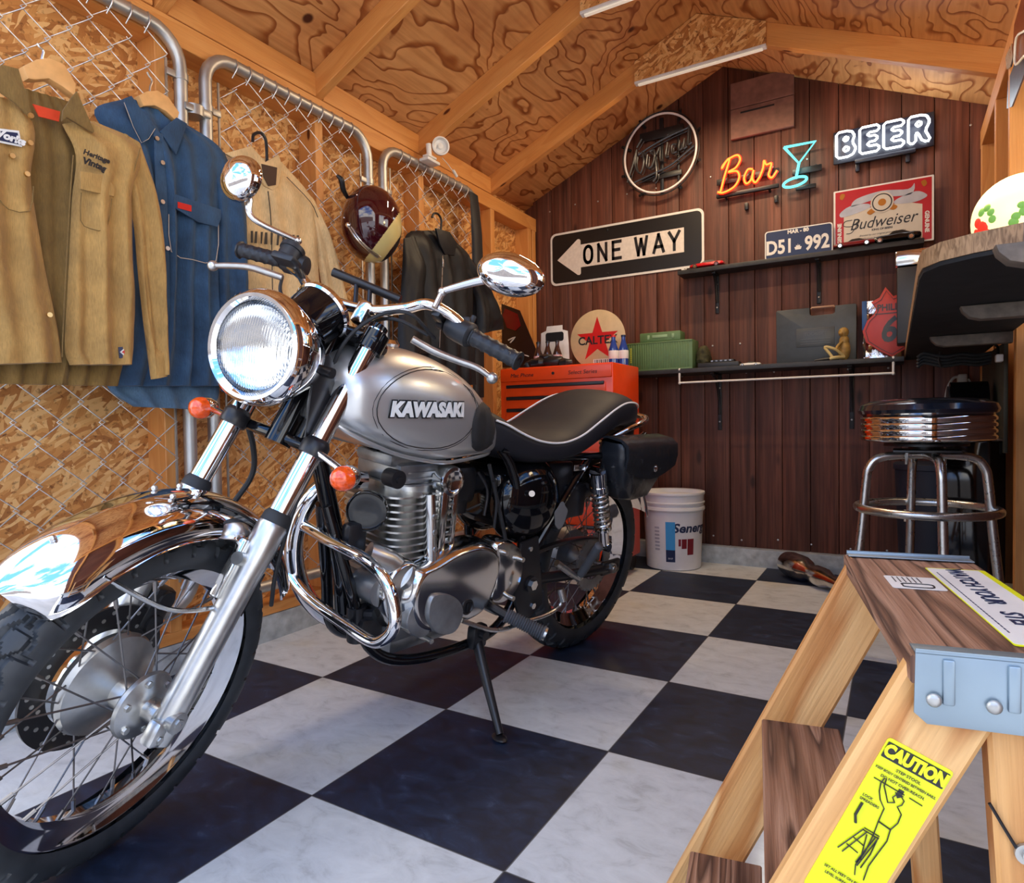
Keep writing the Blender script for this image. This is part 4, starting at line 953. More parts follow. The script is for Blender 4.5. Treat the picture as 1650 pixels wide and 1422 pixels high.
# ================================================================ BUCKET
bk=root('plastic_bucket',(-.430,2.39,0),'white plastic pail with blue and red printed label against the back wall','bucket')
m_=MB(); m_.lathe([(0,.0),(.128,.0),(.135,.004),(.148,.29),(.153,.292),(.157,.300),(.155,.312),(.150,.314),(.150,.325),(.155,.327),(.156,.336),(.151,.338),(.152,.372),(.147,.374),(.145,.30),(.13,.01),(0,.01)],n=56); m_.build('body','white',bk)
m_=MB(); m_.lathe([(0,.366),(.135,.366),(.138,.384),(.156,.386),(.158,.378),(.156,.372),(.150,.372)],n=56,caps=False); m_.build('lid','white',bk)
def wrapz(mb,R0=.1365,off=.0006,ang0=math.radians(-62)):
    for v in mb.bm.verts:
        s_,h_,o_=v.co.x,v.co.z,v.co.y; R_=.135+(.148-.135)*h_/.29+off+o_; t=ang0+s_/.142; v.co=V((R_*math.cos(t),R_*math.sin(t),h_))
def grid_rect(mb,x0,x1,z0,z1,mi,n=8):
    for i in range(n):
        a,b_=lerp(x0,x1,i/n),lerp(x0,x1,(i+1)/n); f=mb.bm.faces.new([mb.bm.verts.new((a,0,z0)),mb.bm.verts.new((b_,0,z0)),mb.bm.verts.new((b_,0,z1)),mb.bm.verts.new((a,0,z1))]); f.material_index=mi
skyb=NT('label_blue').set(Base_Color=hexc('3fa0dc'),Roughness=.4).m; mar=NT('label_maroon').set(Base_Color=hexc('7c1422'),Roughness=.4).m
m_=MB(); grid_rect(m_,-.066,-.020,.105,.245,0); grid_rect(m_,-.066,-.020,.045,.105,1)
m_.text('BASF',.011,(-.043,0,.062),(1,0,0),(0,0,1),.0002,3); m_.text('Senergy',.062,(.075,0,.212),(1,0,0),(0,0,1),.0002,1,.0018,.2,sx=1.12)
grid_rect(m_,-.004,.008,.125,.160,2,2); grid_rect(m_,.012,.038,.112,.160,2,4); grid_rect(m_,.042,.078,.080,.160,2,5)
for i in range(7): grid_rect(m_,-.125,-.098,.10+i*.018,.110+i*.018,4,3)
wrapz(m_); m_.build('printed_label',[skyb,'navy',mar,'white',plain('label_grey',(.45,.46,.5),.5)],bk,sharp=20)

# ================================================================ TOOL CHEST
org=plain('orange_enamel',hexc('e8450f'),.32,0,.05); 
tcx0,tcx1,ty0,ty1,tz=-1.135,-.540,1.86,2.20,1.012
tch=root('tool_chest',((tcx0+tcx1)/2,(ty0+ty1)/2,0),'tall orange metal tool chest with black drawer pulls behind the motorcycle seat','tool chest')
ox,oy=(tcx0+tcx1)/2,(ty0+ty1)/2; W_,D_=tcx1-tcx0,ty1-ty0
m_=MB(); m_.box((0,0,(.09+tz)/2),(W_,D_,tz-.09),.006); m_.build('cabinet',org,tch)
m_=MB(); m_.box((0,-D_/2-.003,tz-.036),(W_-.01,.010,.060),.003); lid=m_.build('lid_front',org,tch)
m_=MB(); m_.text('Mac Phone',.026,(-.17,-D_/2-.0085,tz-.038),(1,0,0),(0,0,1),.0005,0,0,.15,sx=1.1); m_.text('Select Series',.026,(.15,-D_/2-.0085,tz-.038),(1,0,0),(0,0,1),.0005,0,0,.15,sx=1.1); m_.cyl((0,-D_/2-.0085,tz-.036),(0,-D_/2-.012,tz-.036),.007,n=16); m_.build('lettering','blackm',lid)
z=tz-.085
for i,h in enumerate((.058,.058,.058,.075,.075,.10,.10,.14,.14)):
    m_=MB(); m_.box((0,-D_/2-.002,z-h/2),(W_-.07,.012,h-.006),.002); dr_=m_.build('drawer',org,tch)
    m_=MB(); m_.box((0,-D_/2-.010,z-.006),(W_-.08,.010,.016),.003); m_.build('pull_rail','blackm',dr_); z-=h
for sx__ in (-1,1):
    for sy in (-1,1):
        m_=MB(); m_.cyl((sx__*.24-.015,sy*.18,.045),(sx__*.24+.015,sy*.18,.045),.045,n=24); m_.box((sx__*.24,sy*.18,.075),(.04,.06,.03),.004); m_.build('caster','blackm',tch)
# ================================================================ BACK WALL
YW=YB
# one way sign (seen square on)
sg=root('road_sign',(-.76,YW-.004,1.705),'black and white ONE WAY arrow sign screwed to the brown back wall','sign')
m_=MB(); m_.prism(rrect(.900,.305,.035,6),(0,0,0),(1,0,0),(0,0,1),.0025)            # u x v = -y : faces the room
plate=m_.build('plate','whitep',sg)
m_=MB(); m_.prism(rrect(.876,.281,.028,6),(0,-.0026,0),(1,0,0),(0,0,1),.0006); m_.build('black_field',NT('sign_black').set(Base_Color=(.008,.008,.008),Roughness=.35).m,sg)
ww=plain('reflective_white',(.74,.68,.62),.4,0,.08,60)
m_=MB(); A=[(-.405,-.005),(-.275,.098),(-.262,.098),(-.255,.088),(-.255,.065),(.345,.065),(.345,-.065),(-.255,-.065),(-.255,-.10),(-.262,-.108),(-.275,-.106)]
m_.prism(A,(0,-.0034,0),(1,0,0),(0,0,1),.0006); m_.build('arrow',ww,sg)
m_=MB()
def strokes(mb,S,o,sc,w,dep,mi=0,plane='xz',sx=1):
    for st in S:
        for i in range(len(st)-1):
            a,b_=st[i],st[i+1]; d=V((b_[0]-a[0],b_[1]-a[1],0)); L_=d.length; d.normalize(); p=V((-d.y,d.x,0))*w/2/sc
            q=[V((a[0],a[1],0))-d*w/2/sc*.9+p,V((a[0],a[1],0))-d*w/2/sc*.9-p,V((b_[0],b_[1],0))+d*w/2/sc*.9-p,V((b_[0],b_[1],0))+d*w/2/sc*.9+p]
            mb.prism([((t.x)*sc*sx,t.y*sc) for t in q],o,(1,0,0),(0,0,1),dep,mi=mi)
LET={'O':[[(.3*math.cos(t)+.3,.5+.5*math.copysign(abs(math.sin(t))**.8,math.sin(t))) for t in [2*PI*i/20 for i in range(21)]]],'N':[[(0,0),(0,1),(.58,0),(.58,1)]],'E':[[(.55,1),(0,1),(0,0),(.55,0)],[(0,.52),(.45,.52)]],
'W':[[(0,1),(.2,0),(.4,.9),(.6,0),(.8,1)]],'A':[[(0,0),(.33,1),(.66,0)],[(.12,.3),(.54,.3)]],'Y':[[(0,1),(.33,.48),(.66,1)],[(.33,.48),(.33,0)]]}
x=-.232
for ch,adv in zip('ONE WAY',(.088,.088,.082,.050,.104,.086,.08)):
    if ch!=' ': strokes(m_,LET[ch],(x,-.0042-.0001*('ONEWAY'.index(ch)),-.044),.092,.0180,.0005,sx=.88)
    x+=adv
m_.build('lettering','blackm',sg,sharp=10)
for dz in (.122,-.122):
    m_=MB(); m_.sph((-.09,-.004,dz),(.007,.003,.007),12,6); m_.build('screw','iron',sg)
# vent louvre
vt=root('vent_cover',(-.02,YW-.004,2.30),'square brown wooden slatted vent cover above the red neon sign','vent')
for k,(z0,z1,tl) in enumerate(((.015,.145,0),(-.135,.012,0))):
    m_=MB(); m_.beam((-.148,-.012,(z0+z1)/2),(.148,-.012,(z0+z1)/2),.018,z1-z0,bev=.002); m_.build('slat',plain('vent_wood',(.19,.085,.060),.6,0,.25,25),vt)
m_=MB(); m_.box((-.02,-.0225,-.012),(.16,.002,.008)); m_.build('slot','blackm',vt)
# --- neon signs
def neon(name,col,strn):
    return NT(name).set(Base_Color=(.02,.02,.02),Emission_Color=col,Emission_Strength=strn).m
nred=neon('neon_red_glow',(1,.02,.004),2.6); nyel=neon('neon_orange_core',(1,.42,.04),1.5); ncyan=neon('neon_cyan_glow',(.10,.80,.84),2.2); nwhite=neon('neon_white_glow',(.90,.94,1),4.5)
glassoff=plain('unlit_neon_tube',(.93,.90,.88),.25,0,.05); dark=plain('dark_tube',(.05,.05,.055),.25,.2)
def nst(P,z=-.045): return [V((a_,z,b_)) for a_,b_ in P]
# round unlit sign
rs=root('round_neon_sign',(-.530,YW,2.170),'round unlit neon sign with a white ring and dark script lettering','neon sign')
m_=MB(); m_.tube([V((.195*math.cos(t),-.05,.205*math.sin(t))) for t in [2*PI*i/40 for i in range(40)]],.0055,10,2,closed=True); m_.build('white_ring',glassoff,rs)
m_=MB(); m_.tube([V((.208*math.cos(t),-.045,.218*math.sin(t))) for t in [2*PI*i/40 for i in range(40)]],.0035,8,2,closed=True); m_.build('outer_ring','blackm',rs)
m_=MB()
scr=[[(-.185,-.115),(-.15,-.02),(-.13,.05),(-.14,-.03),(-.11,-.08),(-.09,-.02),(-.10,.03),(-.07,.0)],[(-.07,.01),(-.075,-.05),(-.05,-.06),(-.03,-.01),(-.035,.025),(-.055,.02),(-.03,-.01),(-.02,-.11),(-.04,-.14)],[(-.02,.0),(0,.035),(.0,-.03),(.02,-.04)],[(.04,.05),(.03,-.02),(.05,-.025)],[(.04,.085),(.045,.09)],[(.09,.03),(.065,.03),(.065,-.01),(.09,-.01)],[(.105,.045),(.10,0),(.12,.005),(.13,.05),(.125,.0),(.145,.005)],[(.155,.11),(.15,.02),(.17,.02)],[(-.17,-.13),(-.05,-.10),(.05,-.075),(.13,-.03),(.18,.0)],[(-.13,.06),(-.10,.10)],[(-.12,.02),(-.05,.05),(.05,.08),(.15,.10)]]
for s_ in scr: m_.tube(nst(s_,-.042),.0065,8,4); m_.tube(nst([(a_+.008,b_-.008) for a_,b_ in s_],-.030),.003,6,4)
m_.build('script_tubes',dark,rs)
m_=MB(); m_.box((0,-.018,.115),(.24,.012,.05),.003); m_.box((.0,-.018,-.11),(.22,.012,.03),.003); m_.box((0,-.012,0),(.02,.012,.40),.003); m_.box((.09,-.012,0),(.012,.012,.36),.003)
for a_ in (20,60,120,160,200,240,300,340):
    t=math.radians(a_); m_.cyl((.19*math.cos(t),0,.20*math.sin(t)),(.225*math.cos(t),-.05,.235*math.sin(t)),.008,n=8)
m_.build('bracket_frame','blackm',rs)
# Bar sign
bs=root('neon_bar_sign',(-.045,YW,1.975),'red neon Bar lettering with glowing red tubes on a black backing','neon sign')
B_=[[(-.165,-.075),(-.145,.0),(-.120,.085),(-.150,.060),(-.155,.045),(-.13,.080),(-.085,.095),(-.070,.070),(-.09,.035),(-.125,.020),(-.085,.015),(-.075,-.02),(-.10,-.06),(-.150,-.078),(-.178,-.070)],
    [(-.012,.010),(-.035,.012),(-.052,-.025),(-.042,-.055),(-.020,-.040),(-.008,.005),(-.014,-.035),(.000,-.058),(.020,-.035)],
    [(.020,-.035),(.035,.005),(.040,.040),(.050,.018),(.072,.020),(.066,-.010),(.060,-.035),(.075,-.050),(.098,-.020)]]
for s_ in B_:
    m_=MB(); m_.tube(nst([(a_*1.03,b_) for a_,b_ in s_],-.055),.0046,8,6); m_.build('red_neon_tube',nyel,bs)
    m_=MB(); m_.tube(nst([(a_*1.03,b_) for a_,b_ in s_],-.050),.0078,8,6); m_.build('red_neon_sleeve',nred,bs)
m_=MB(); m_.box((-.045,-.028,-.085),(.30,.02,.02),.004); m_.box((-.045,-.02,-.01),(.30,.006,.03),.002)
for x_ in (-.15,.06): m_.cyl((x_,-.0,-.10),(x_,-.035,-.085),.006,n=8)
for x_,z_ in ((-.05,-.155),(.09,-.145)): m_.box((x_,-.012,z_),(.018,.02,.035),.003)
m_.build('backing_bar','blackm',bs)
gs=root('neon_glass_sign',(.135,YW,1.975),'cyan neon cocktail glass glowing beside the red neon lettering','neon sign')
G_=[[(-.048,.085),(.090,.082),(.018,-.005),(-.048,.085)],[(.018,-.005),(.005,-.075)]]
m_=MB()
for s_ in G_: m_.tube(nst(s_,-.05),.0062,8,1,smooth=False)
m_.tube([V((.0+.052*math.cos(t),-.05,-.090+.020*math.sin(t)+.006*math.cos(t))) for t in [2*PI*i/24 for i in range(24)]],.0062,8,2,closed=True); m_.build('cyan_neon_tube',ncyan,gs)
m_=MB(); m_.box((.05,-.022,-.035),(.13,.014,.030),.003); m_.box((.045,-.022,-.115),(.09,.014,.02),.003); m_.cyl((.09,0,-.02),(.09,-.022,-.02),.006,n=8); m_.cyl((.03,0,-.115),(.03,-.022,-.115),.006,n=8); m_.build('backing_bar','blackm',gs)
# BEER sign: outlined double tubes
be=root('neon_beer_sign',(.500,YW,2.018),'white neon BEER lettering in glowing double outline tubes on a black backing','neon sign')
def offs(P,cx,cy,k): return [(cx+(a_-cx)*k,cy+(b_-cy)*k) for a_,b_ in P]
bl={'B':[[(0,0),(0,1),(.45,1),(.62,.88),(.62,.64),(.52,.52),(.66,.40),(.66,.14),(.48,0)],[(.24,.62),(.24,.78),(.40,.78),(.42,.68),(.36,.62)],[(.24,.22),(.24,.40),(.42,.40),(.44,.28),(.38,.22)]],
    'E':[[(0,0),(0,1),(.66,1),(.66,.76),(.26,.76),(.26,.62),(.60,.62),(.60,.40),(.26,.40),(.26,.24),(.66,.24),(.66,0)]],
    'R':[[(0,0),(0,1),(.48,1),(.66,.86),(.66,.58),(.52,.45),(.72,0),(.46,0),(.30,.38),(.24,.38),(.24,0)],[(.24,.60),(.24,.78),(.40,.78),(.42,.68),(.38,.60)]]}
x=-.185; sc=.118
for ch in 'BEER':
    for s_ in bl[ch]:
        pts=[V((x+a_*sc,-.05,-.062+b_*sc)) for a_,b_ in s_]
        # round the corners
        P=[]
        for i in range(len(pts)):
            p,q,r=pts[i-1],pts[i],pts[(i+1)%len(pts)]; P+=[q.lerp(p,min(.5,.010/(p-q).length)),q.lerp(r,min(.5,.010/(r-q).length))]
        m_=MB(); m_.tube(P,.0052,8,1,closed=True,smooth=False); m_.build('white_neon_tube',nwhite,be)
    x+=.0955
m_=MB(); m_.box((0,-.022,-.005),(.40,.012,.15),.004); m_.box((0.01,-.026,-.085),(.24,.02,.02),.004)
for x_ in (-.17,.17):
    for z_ in (-.06,.06): m_.cyl((x_*1.05,0,z_),(x_*1.05,-.03,z_),.006,n=8)
for x_ in (-.10,.10): m_.box((x_,-.012,-.11),(.018,.02,.035),.003)
m_.build('backing_panel',plain('neon_backing',(.015,.02,.035),.3),be)
def glow(name,loc,e,c):
    l=bpy.data.lights.new(name,'POINT'); l.energy=e; l.color=c; l.shadow_soft_size=.06; o=bpy.data.objects.new(name,l); COL.objects.link(o); o.location=loc
for x_ in (-.14,-.03): glow('bar_neon_light',(x_,YW-.085,1.97),.35,(1,.08,.02))
glow('glass_neon_light',(.15,YW-.085,1.97),.35,(.1,.9,1))
for x_ in (.38,.50,.62): glow('beer_neon_light',(x_,YW-.085,2.02),.45,(.85,.92,1))
# --- shelves
def shelf(name,x0,x1,yf,z,label,brk,rail=False,th=.022):
    s_=root(name,((x0+x1)/2,YW,z),label,'shelf'); cx=(x0+x1)/2
    m_=MB(); m_.box((0,(yf-YW)/2-.001,-th/2),(x1-x0,YW-yf-.002,th),.002); m_.build('board',plain('black_shelf_board',(.028,.030,.033),.5,0,.3,30),s_)
    for bx,dn,dp in brk:
        m_=MB(); xx=bx-cx; m_.box((xx,-.005,-th-dn/2),(.020,.008,dn),.002); m_.box((xx,-dp/2,-th-.004),(.020,dp,.008),.002)
        m_.tube([(xx,-.012,-th-dn*.72),(xx,-.020,-th-dn*.45),(xx,-dp*.45,-th-.035),(xx,-dp*.85,-th-.012)],.007,8,5); b__=m_.build('bracket','iron',s_)
        for k in (.25,.5,.85):
            q=MB(); q.sph((xx,-.010,-th-dn*k),(.005,.003,.005),10,6); q.build('screw','galv',b__)
    return s_
us=shelf('upper_shelf',-.420,.66,2.462,1.520,'narrow black wall shelf holding the licence plate and the tin sign',((-.245,.20,.09),(.235,.20,.09)))
lsf=shelf('lower_shelf',-.66,.585,2.36,1.005,'long black wall shelf holding the green container and black tool case',((-.235,.29,.18),(.375,.29,.18)),th=.022)
m_=MB(); zz=-.028; c0=(-.66+.585)/2; m_.tube([(-.385-c0,-.215,-.006),(-.385-c0,-.215,-.072)],.005,8,1,smooth=False); m_.tube([(.545-c0,-.215,-.006),(.545-c0,-.215,-.072)],.005,8,1,smooth=False); m_.tube([(-.385-c0,-.215,-.070),(.545-c0,-.215,-.070)],.0048,10,1,smooth=False)
for x_ in (-.385,.545):
    for z_ in (-.004,-.072): m_.sph((x_-c0,-.215,z_),.007,12,8)
m_.build('hanging_rail','whitep',lsf)
# licence plate
lcp=root('license_plate',(.150,2.515,1.5205),'blue licence plate with white characters D51 992 leaning on the upper shelf','license plate')
lm=plain('plate_blue',hexc('0f2450'),.35,0,.06)
m_=MB(); m_.prism(rrect(.300,.142,.014,5,0,.071),(0,0,0),(1,0,0),(0,0,1),.0015); m_.build('plate_rim','whitep',lcp)
m_=MB(); m_.prism(rrect(.290,.132,.011,5,0,.071),(0,-.0016,0),(1,0,0),(0,0,1),.0005); m_.build('blue_field',lm,lcp)
m_=MB(); m_.text('D51',.092,(-.083,-.0022,.056),(1,0,0),(0,0,1),.001,0,.0028,0,sx=.78); m_.text('992',.092,(.083,-.0022,.056),(1,0,0),(0,0,1),.001,0,.0028,0,sx=.78); m_.text('MAR - 80',.024,(0,-.0022,.124),(1,0,0),(0,0,1),.001,0,.001)
m_.prism([(-.012,-.012),(.012,-.012),(.016,.0),(.008,.003),(.009,.010),(.002,.006),(0,.016),(-.002,.006),(-.009,.010),(-.008,.003),(-.016,0)],(0,-.0022,.048),(1,0,0),(0,0,1),.0006); m_.build('characters','whitep',lcp,sharp=20)
# beer tin sign
ts=root('tin_beer_sign',(.500,2.535,1.5205),'red and white Budweiser tin sign leaning on the upper shelf','sign'); H_=.285
ts['label']='red and cream framed tin beer advertisement leaning on the upper shelf'
rd=plain('tin_red',hexc('b5121b'),.35,0,.05); crm=plain('tin_cream',hexc('cfc8ba'),.4,0,.05); slv=plain('tin_silver',hexc('b9bec6'),.3,.3); gld=plain('tin_gold',hexc('b0701c'),.35,.3)
m_=MB(); m_.prism(rrect(.396,H_,.004,2,0,H_/2),(0,0,0),(1,0,0),(0,0,1),.003,mi=0)
m_.prism(rrect(.380,H_-.014,.002,2,0,H_/2),(0,-.0032,0),(1,0,0),(0,0,1),.0004,mi=1); 
m_.prism([(-.155,.006),(.155,.006),(.155,.165),(.09,.185),(-.09,.185),(-.155,.165)],(0,-.0037,0),(1,0,0),(0,0,1),.0004,mi=2); fr_=m_.build('tin_panel',['whitep',rd,crm],ts)
m_=MB()
m_.prism(smoothpoly([(-.125,.205),(-.10,.235),(0,.252),(.10,.240),(.125,.262),(.11,.215),(0,.222),(-.10,.205)],4),(0,-.0042,0),(1,0,0),(0,0,1),.0005,mi=0)
m_.prism(smoothpoly([(-.17,.180),(-.13,.205),(-.06,.205),(-.05,.185),(-.12,.165),(-.165,.160)],4),(0,-.0042,0),(1,0,0),(0,0,1),.0005,mi=0); m_.prism(smoothpoly([(.17,.205),(.13,.225),(.06,.205),(.05,.185),(.12,.178),(.165,.190)],4),(0,-.0042,0),(1,0,0),(0,0,1),.0005,mi=0)
m_.prism(smoothpoly([(-.06,.165),(-.03,.185),(-.02,.170),(-.045,.152)],4),(0,-.0047,0),(1,0,0),(0,0,1),.0005,mi=1); m_.prism(smoothpoly([(.06,.172),(.03,.190),(.02,.172),(.045,.158)],4),(0,-.0047,0),(1,0,0),(0,0,1),.0005,mi=1)
m_.prism(circ(.046,36,0,.200),(0,-.0052,0),(1,0,0),(0,0,1),.0005,mi=3); m_.prism(circ(.040,36,0,.200),(0,-.0057,0),(1,0,0),(0,0,1),.0004,mi=2); m_.prism(circ(.035,36,0,.200),(0,-.0061,0),(1,0,0),(0,0,1),.0004,mi=3); m_.prism(circ(.016,24,0,.200),(0,-.0065,0),(1,0,0),(0,0,1),.0004,mi=4)
for sx__ in (-1,1): m_.prism(smoothpoly([(sx__*.16,.240),(sx__*.15,.262),(sx__*.165,.268),(sx__*.172,.25)],4),(0,-.0042,0),(1,0,0),(0,0,1),.0005,mi=1)
m_.build('label_art',[slv,gld,'blackm',crm,gld],ts)
m_=MB(); m_.text('Budweiser',.072,(0,-.0042,.115),(1,0,0),(0,0,1),.0005,0,.0001,.35,sx=.86); m_.text('KING OF BEERS',.012,(0,-.0042,.082),(1,0,0),(0,0,1),.0005,0,.0004); m_.text('Brewed by our original process from the',.011,(0,-.0042,.062),(1,0,0),(0,0,1),.0004,0,0,.35); m_.text('Choicest hops rice and barley malt',.011,(0,-.0042,.046),(1,0,0),(0,0,1),.0004,0,0,.35)
m_.tube([V((a_,-.0045,b_)) for a_,b_ in ((-.12,.140),(-.15,.138),(-.155,.118),(-.12,.112),(-.09,.135),(-.12,.085),(-.145,.080))],.0016,5,5)
m_.text('GENUINE',.022,(-.172,-.0045,.085),(0,0,1),(-1,0,0),.0005,1,.001); m_.text('GENUINE',.022,(.172,-.0045,.085),(0,0,-1),(1,0,0),.0005,1,.001); m_.build('lettering',['blackm','whitep'],ts,sharp=20)
# model cars
def car(name,x,y,z,L_,mat,label,rot=0,plate=None,group=None,low=1.0):
    r_=root(name,(x,y,z),label,'model car',group); r_.rotation_euler=(0,0,rot)
    hh=L_*.125*low; m_=MB(); R=[]
    for t,zb,zt,w in ((0,.3,.62,.36),(.03,.22,.80,.44),(.15,.18,.95,.47),(.35,.16,1.02,.48),(.6,.16,1.0,.48),(.85,.18,1.05,.47),(.97,.25,.95,.44),(1,.35,.75,.38)):
        ring=[V((-L_/2+t*L_,y_*w*L_*.42/.5 if 0 else y_*w*L_*.44,hh*(zb+(zt-zb)*z_)+L_*.02)) for y_,z_ in ((-1,.15),(-1,.7),(-.85,1),(.85,1),(1,.7),(1,.15),(.85,0),(-.85,0))]; R.append(ring)
    m_.rings(R); m_.build('car_body',mat,r_,sharp=50)
    m_=MB(); R=[]
    for t,w,zt in ((.34,.40,1.02),(.45,.34,1.55),(.62,.34,1.60),(.80,.38,1.05)): R.append([V((-L_/2+t*L_,y_*w*L_*.44,hh*z_+L_*.02)) for y_,z_ in ((-1,.9),(-.86,zt),(.86,zt),(1,.9))])
    m_.rings(R); m_.build('cabin','blackm',r_,sharp=40)
    for t in (.17,.80):
        for sy in (-1,1):
            m_=MB(); c=V((-L_/2+t*L_,sy*.19*L_,L_*.065)); m_.cyl(c-V((0,.02*L_,0)),c+V((0,.02*L_,0)),L_*.065,n=20); w_=m_.build('wheel','rubber',r_)
            m_=MB(); m_.cyl(c+V((0,sy*.0205*L_,0)),c+V((0,sy*.024*L_,0)),L_*.042,n=16); m_.build('hubcap','chrome',w_)
    if plate:
        m_=MB(); m_.text(plate,L_*.09,(-L_/2-.035,.0,.010),(1,0,0),(0,0,1),.001,0,.0008); m_.build('name_plate','whitep',r_)
    return r_
shz=1.5205
car('model_car',-.275,2.50,shz,.17,plain('model_red',hexc('b8101c'),.15,Coat_Weight=1.0),'small red model car at the left end of the upper shelf',0,'86-1','model cars')
car('model_car',.39,2.485,shz,.17,M['darkred'],'dark red model car in front of the tin advertisement',0,None,'model cars')
car('model_car',.555,2.492,shz,.19,M['black'],'black model car at the right end of the upper shelf',0,None,'model cars',1.2)
car('model_car',-.06,2.45,1.0055,.10,M['white'],'small white model car on the lower shelf beside the black remote',0,None,'model cars')
# --- things on the lower shelf
zs=1.0055
grn=plain('container_green',hexc('5e7d51'),.5,0,.12,25)
ct=root('shipping_container_model',(-.500,2.455,zs),'green corrugated model shipping container on the lower shelf','model container')
m_=MB(); m_.box((0,0,.075),(.345,.12,.15),.002)
for i in range(26): m_.box((-.160+i*.0125,-.0612,.075),(.006,.004,.132),.0015)
m_.box((0,-.0605,.145),(.345,.006,.008),.001); m_.box((0,-.0605,.005),(.345,.006,.008),.001); m_.build('container_body',grn,ct)
m_=MB(); m_.box((.0,0,.152+.024),(.215,.09,.047),.004); lidb=m_.build('top_box',grn,ct)
m_=MB(); m_.box((0,-.046,.178),(.08,.002,.014),.0005); m_.box((-.06,-.046,.176),(.012,.004,.022),.001); m_.box((.07,-.046,.176),(.012,.004,.022),.001); m_.build('latch',plain('pale_green',hexc('8fae86'),.5),lidb)
m_=MB(); m_.box((-.155,-.0635,.012),(.03,.001,.014)); 
for i in range(8): m_.box((-.150,-.0635,.05+i*.010),(.008,.001,.007))
m_.build('yellow_marks',plain('mark_yellow',hexc('cfd24a'),.5),ct)
rt=root('camouflage_pouch',(-.290,2.47,zs),'dark olive crumpled pouch at the right end of the green container','pouch')
m_=MB(); m_.sph((0,0,.06),(.035,.04,.06),20,14)
for v in m_.bm.verts: v.co+=V((1,1,1))*0+V((noise.noise(v.co*40)*.010,noise.noise(v.co*35+V((5,0,0)))*.010,0))
m_.build('pouch_body',plain('olive_fabric',hexc('3b3a22'),.8,0,.6,60),rt)
rc=root('black_gadget',(-.205,2.44,zs),'flat black electronic box on the lower shelf left of the white car','gadget')
m_=MB(); m_.box((0,0,.013),(.20,.07,.026),.004); m_.box((.02,0,.032),(.11,.055,.014),.004); m_.build('case_body','blackp',rc)
m_=MB()
for i in range(5): m_.box((-.03+i*.022,-.028,.033),(.010,.002,.006))
m_.build('buttons','aludull',rc)
tc_=root('tool_case',(.225,2.535,zs),'dark grey plastic tool case with a carry handle standing on the lower shelf','tool case')
gp_=plain('case_grey',(.045,.055,.062),.42,0,.15,30)
m_=MB(); P=[(-.172,0),(.172,0),(.174,.26),(.168,.266),(.085,.266),(.083,.235),(.075,.228),(-.015,.228),(-.023,.235),(-.025,.266),(-.168,.266),(-.174,.26)]
m_.prism(P,(0,.025,0),(1,0,0),(0,0,1),.055,bev=.003); m_.build('case_shell',gp_,tc_)
m_=MB(); m_.tube([(-.020,-.003,.262),(-.018,-.003,.268),(.078,-.003,.268),(.080,-.003,.262)],.005,8,1,smooth=False); m_.build('carry_handle',plain('handle_tan',hexc('b08a72'),.4),tc_)
m_=MB(); m_.box((.0,-.0312,.125),(.165,.002,.088),.001); lb=m_.build('embossed_panel',plain('case_panel',(.06,.07,.075),.4),tc_)
m_=MB(); m_.text('TOOL SET',.022,(0,-.0326,.14),(1,0,0),(0,0,1),.001,0,.0006)
for z_ in (.155,.118,.105,.095): m_.box((0,-.0326,z_),(.13,.001,.0025))
m_.build('embossed_lettering',plain('case_letter',(.09,.10,.105),.4),lb)
mk=root('figurine',(.352,2.43,zs),'small sitting yellow brown figurine in front of the dark tool case','figurine')
brn=plain('figurine_ochre',hexc('9a7a3c'),.55,0,.45,50)
m_=MB(); m_.sph((0,0,.052),(.026,.024,.052),18,12); m_.sph((.0,-.002,.088),(.021,.020,.028),16,10); m_.sph((-.002,-.004,.128),(.022,.021,.023),18,12); m_.sph((-.012,-.020,.122),(.010,.008,.008),12,8)
m_.tube([(-.008,-.018,.085),(-.025,-.035,.062),(-.030,-.040,.045)],.007,10,5); m_.build('figurine_body',brn,mk)
m_=MB(); m_.tube([(.0,-.015,.020),(-.035,-.045,.050),(-.075,-.050,.062),(-.055,-.052,.03),(-.045,-.055,.012),(-.055,-.058,.006)],.0065,10,5); m_.tube([(.0,-.015,.015),(-.03,-.05,.012),(-.05,-.055,.010)],.008,10,5); m_.build('legs',plain('figurine_cream',hexc('cbb87c'),.5),mk)
gn=root('black_tool',(.285,2.41,zs),'small black tool lying flat in front of the dark tool case','tool')
m_=MB(); m_.tube([(-.055,0,.006),(-.02,0,.009),(.03,-.005,.012),(.05,-.01,.006)],.006,8,5,radii=[.003,.007,.008,.004]); m_.build('tool_body','blackp',gn)
fb=root('foil_bag',(.50,2.49,zs),'shiny silver foil bags standing behind the red shield sign','foil bag')
m_=MB(); R=[]
for i in range(22):
    t=i/21; R.append([V((.075*(1 if j<12 else 1)*math.cos(2*PI*j/24)*(1+.06*noise.noise(V((j*.7,t*5,0)))),.022*math.sin(2*PI*j/24)*(1.05-t*.9)+.010*noise.noise(V((j*.9,t*9,3))),.002+t*.265)) for j in range(24)])
m_.rings(R); m_.build('foil','chrome' if 0 else plain('silver_foil',(.75,.74,.76),.16,1,.1,40,bump=.004),fb,sharp=25)
m_=MB(); m_.box((-.068,-.030,.20),(.020,.003,.13),.001); m_.build('blue_label',plain('label_blue2',hexc('1d4f8c'),.4),fb)
r6=root('red_shield_sign',(.545,2.395,1.0075),'red shield shaped sign with black number 6 on the lower shelf','sign')
m_=MB(); P=smoothpoly([(0,0),(.06,.035),(.105,.085),(.105,.14),(.075,.185),(.075,.21)],4)
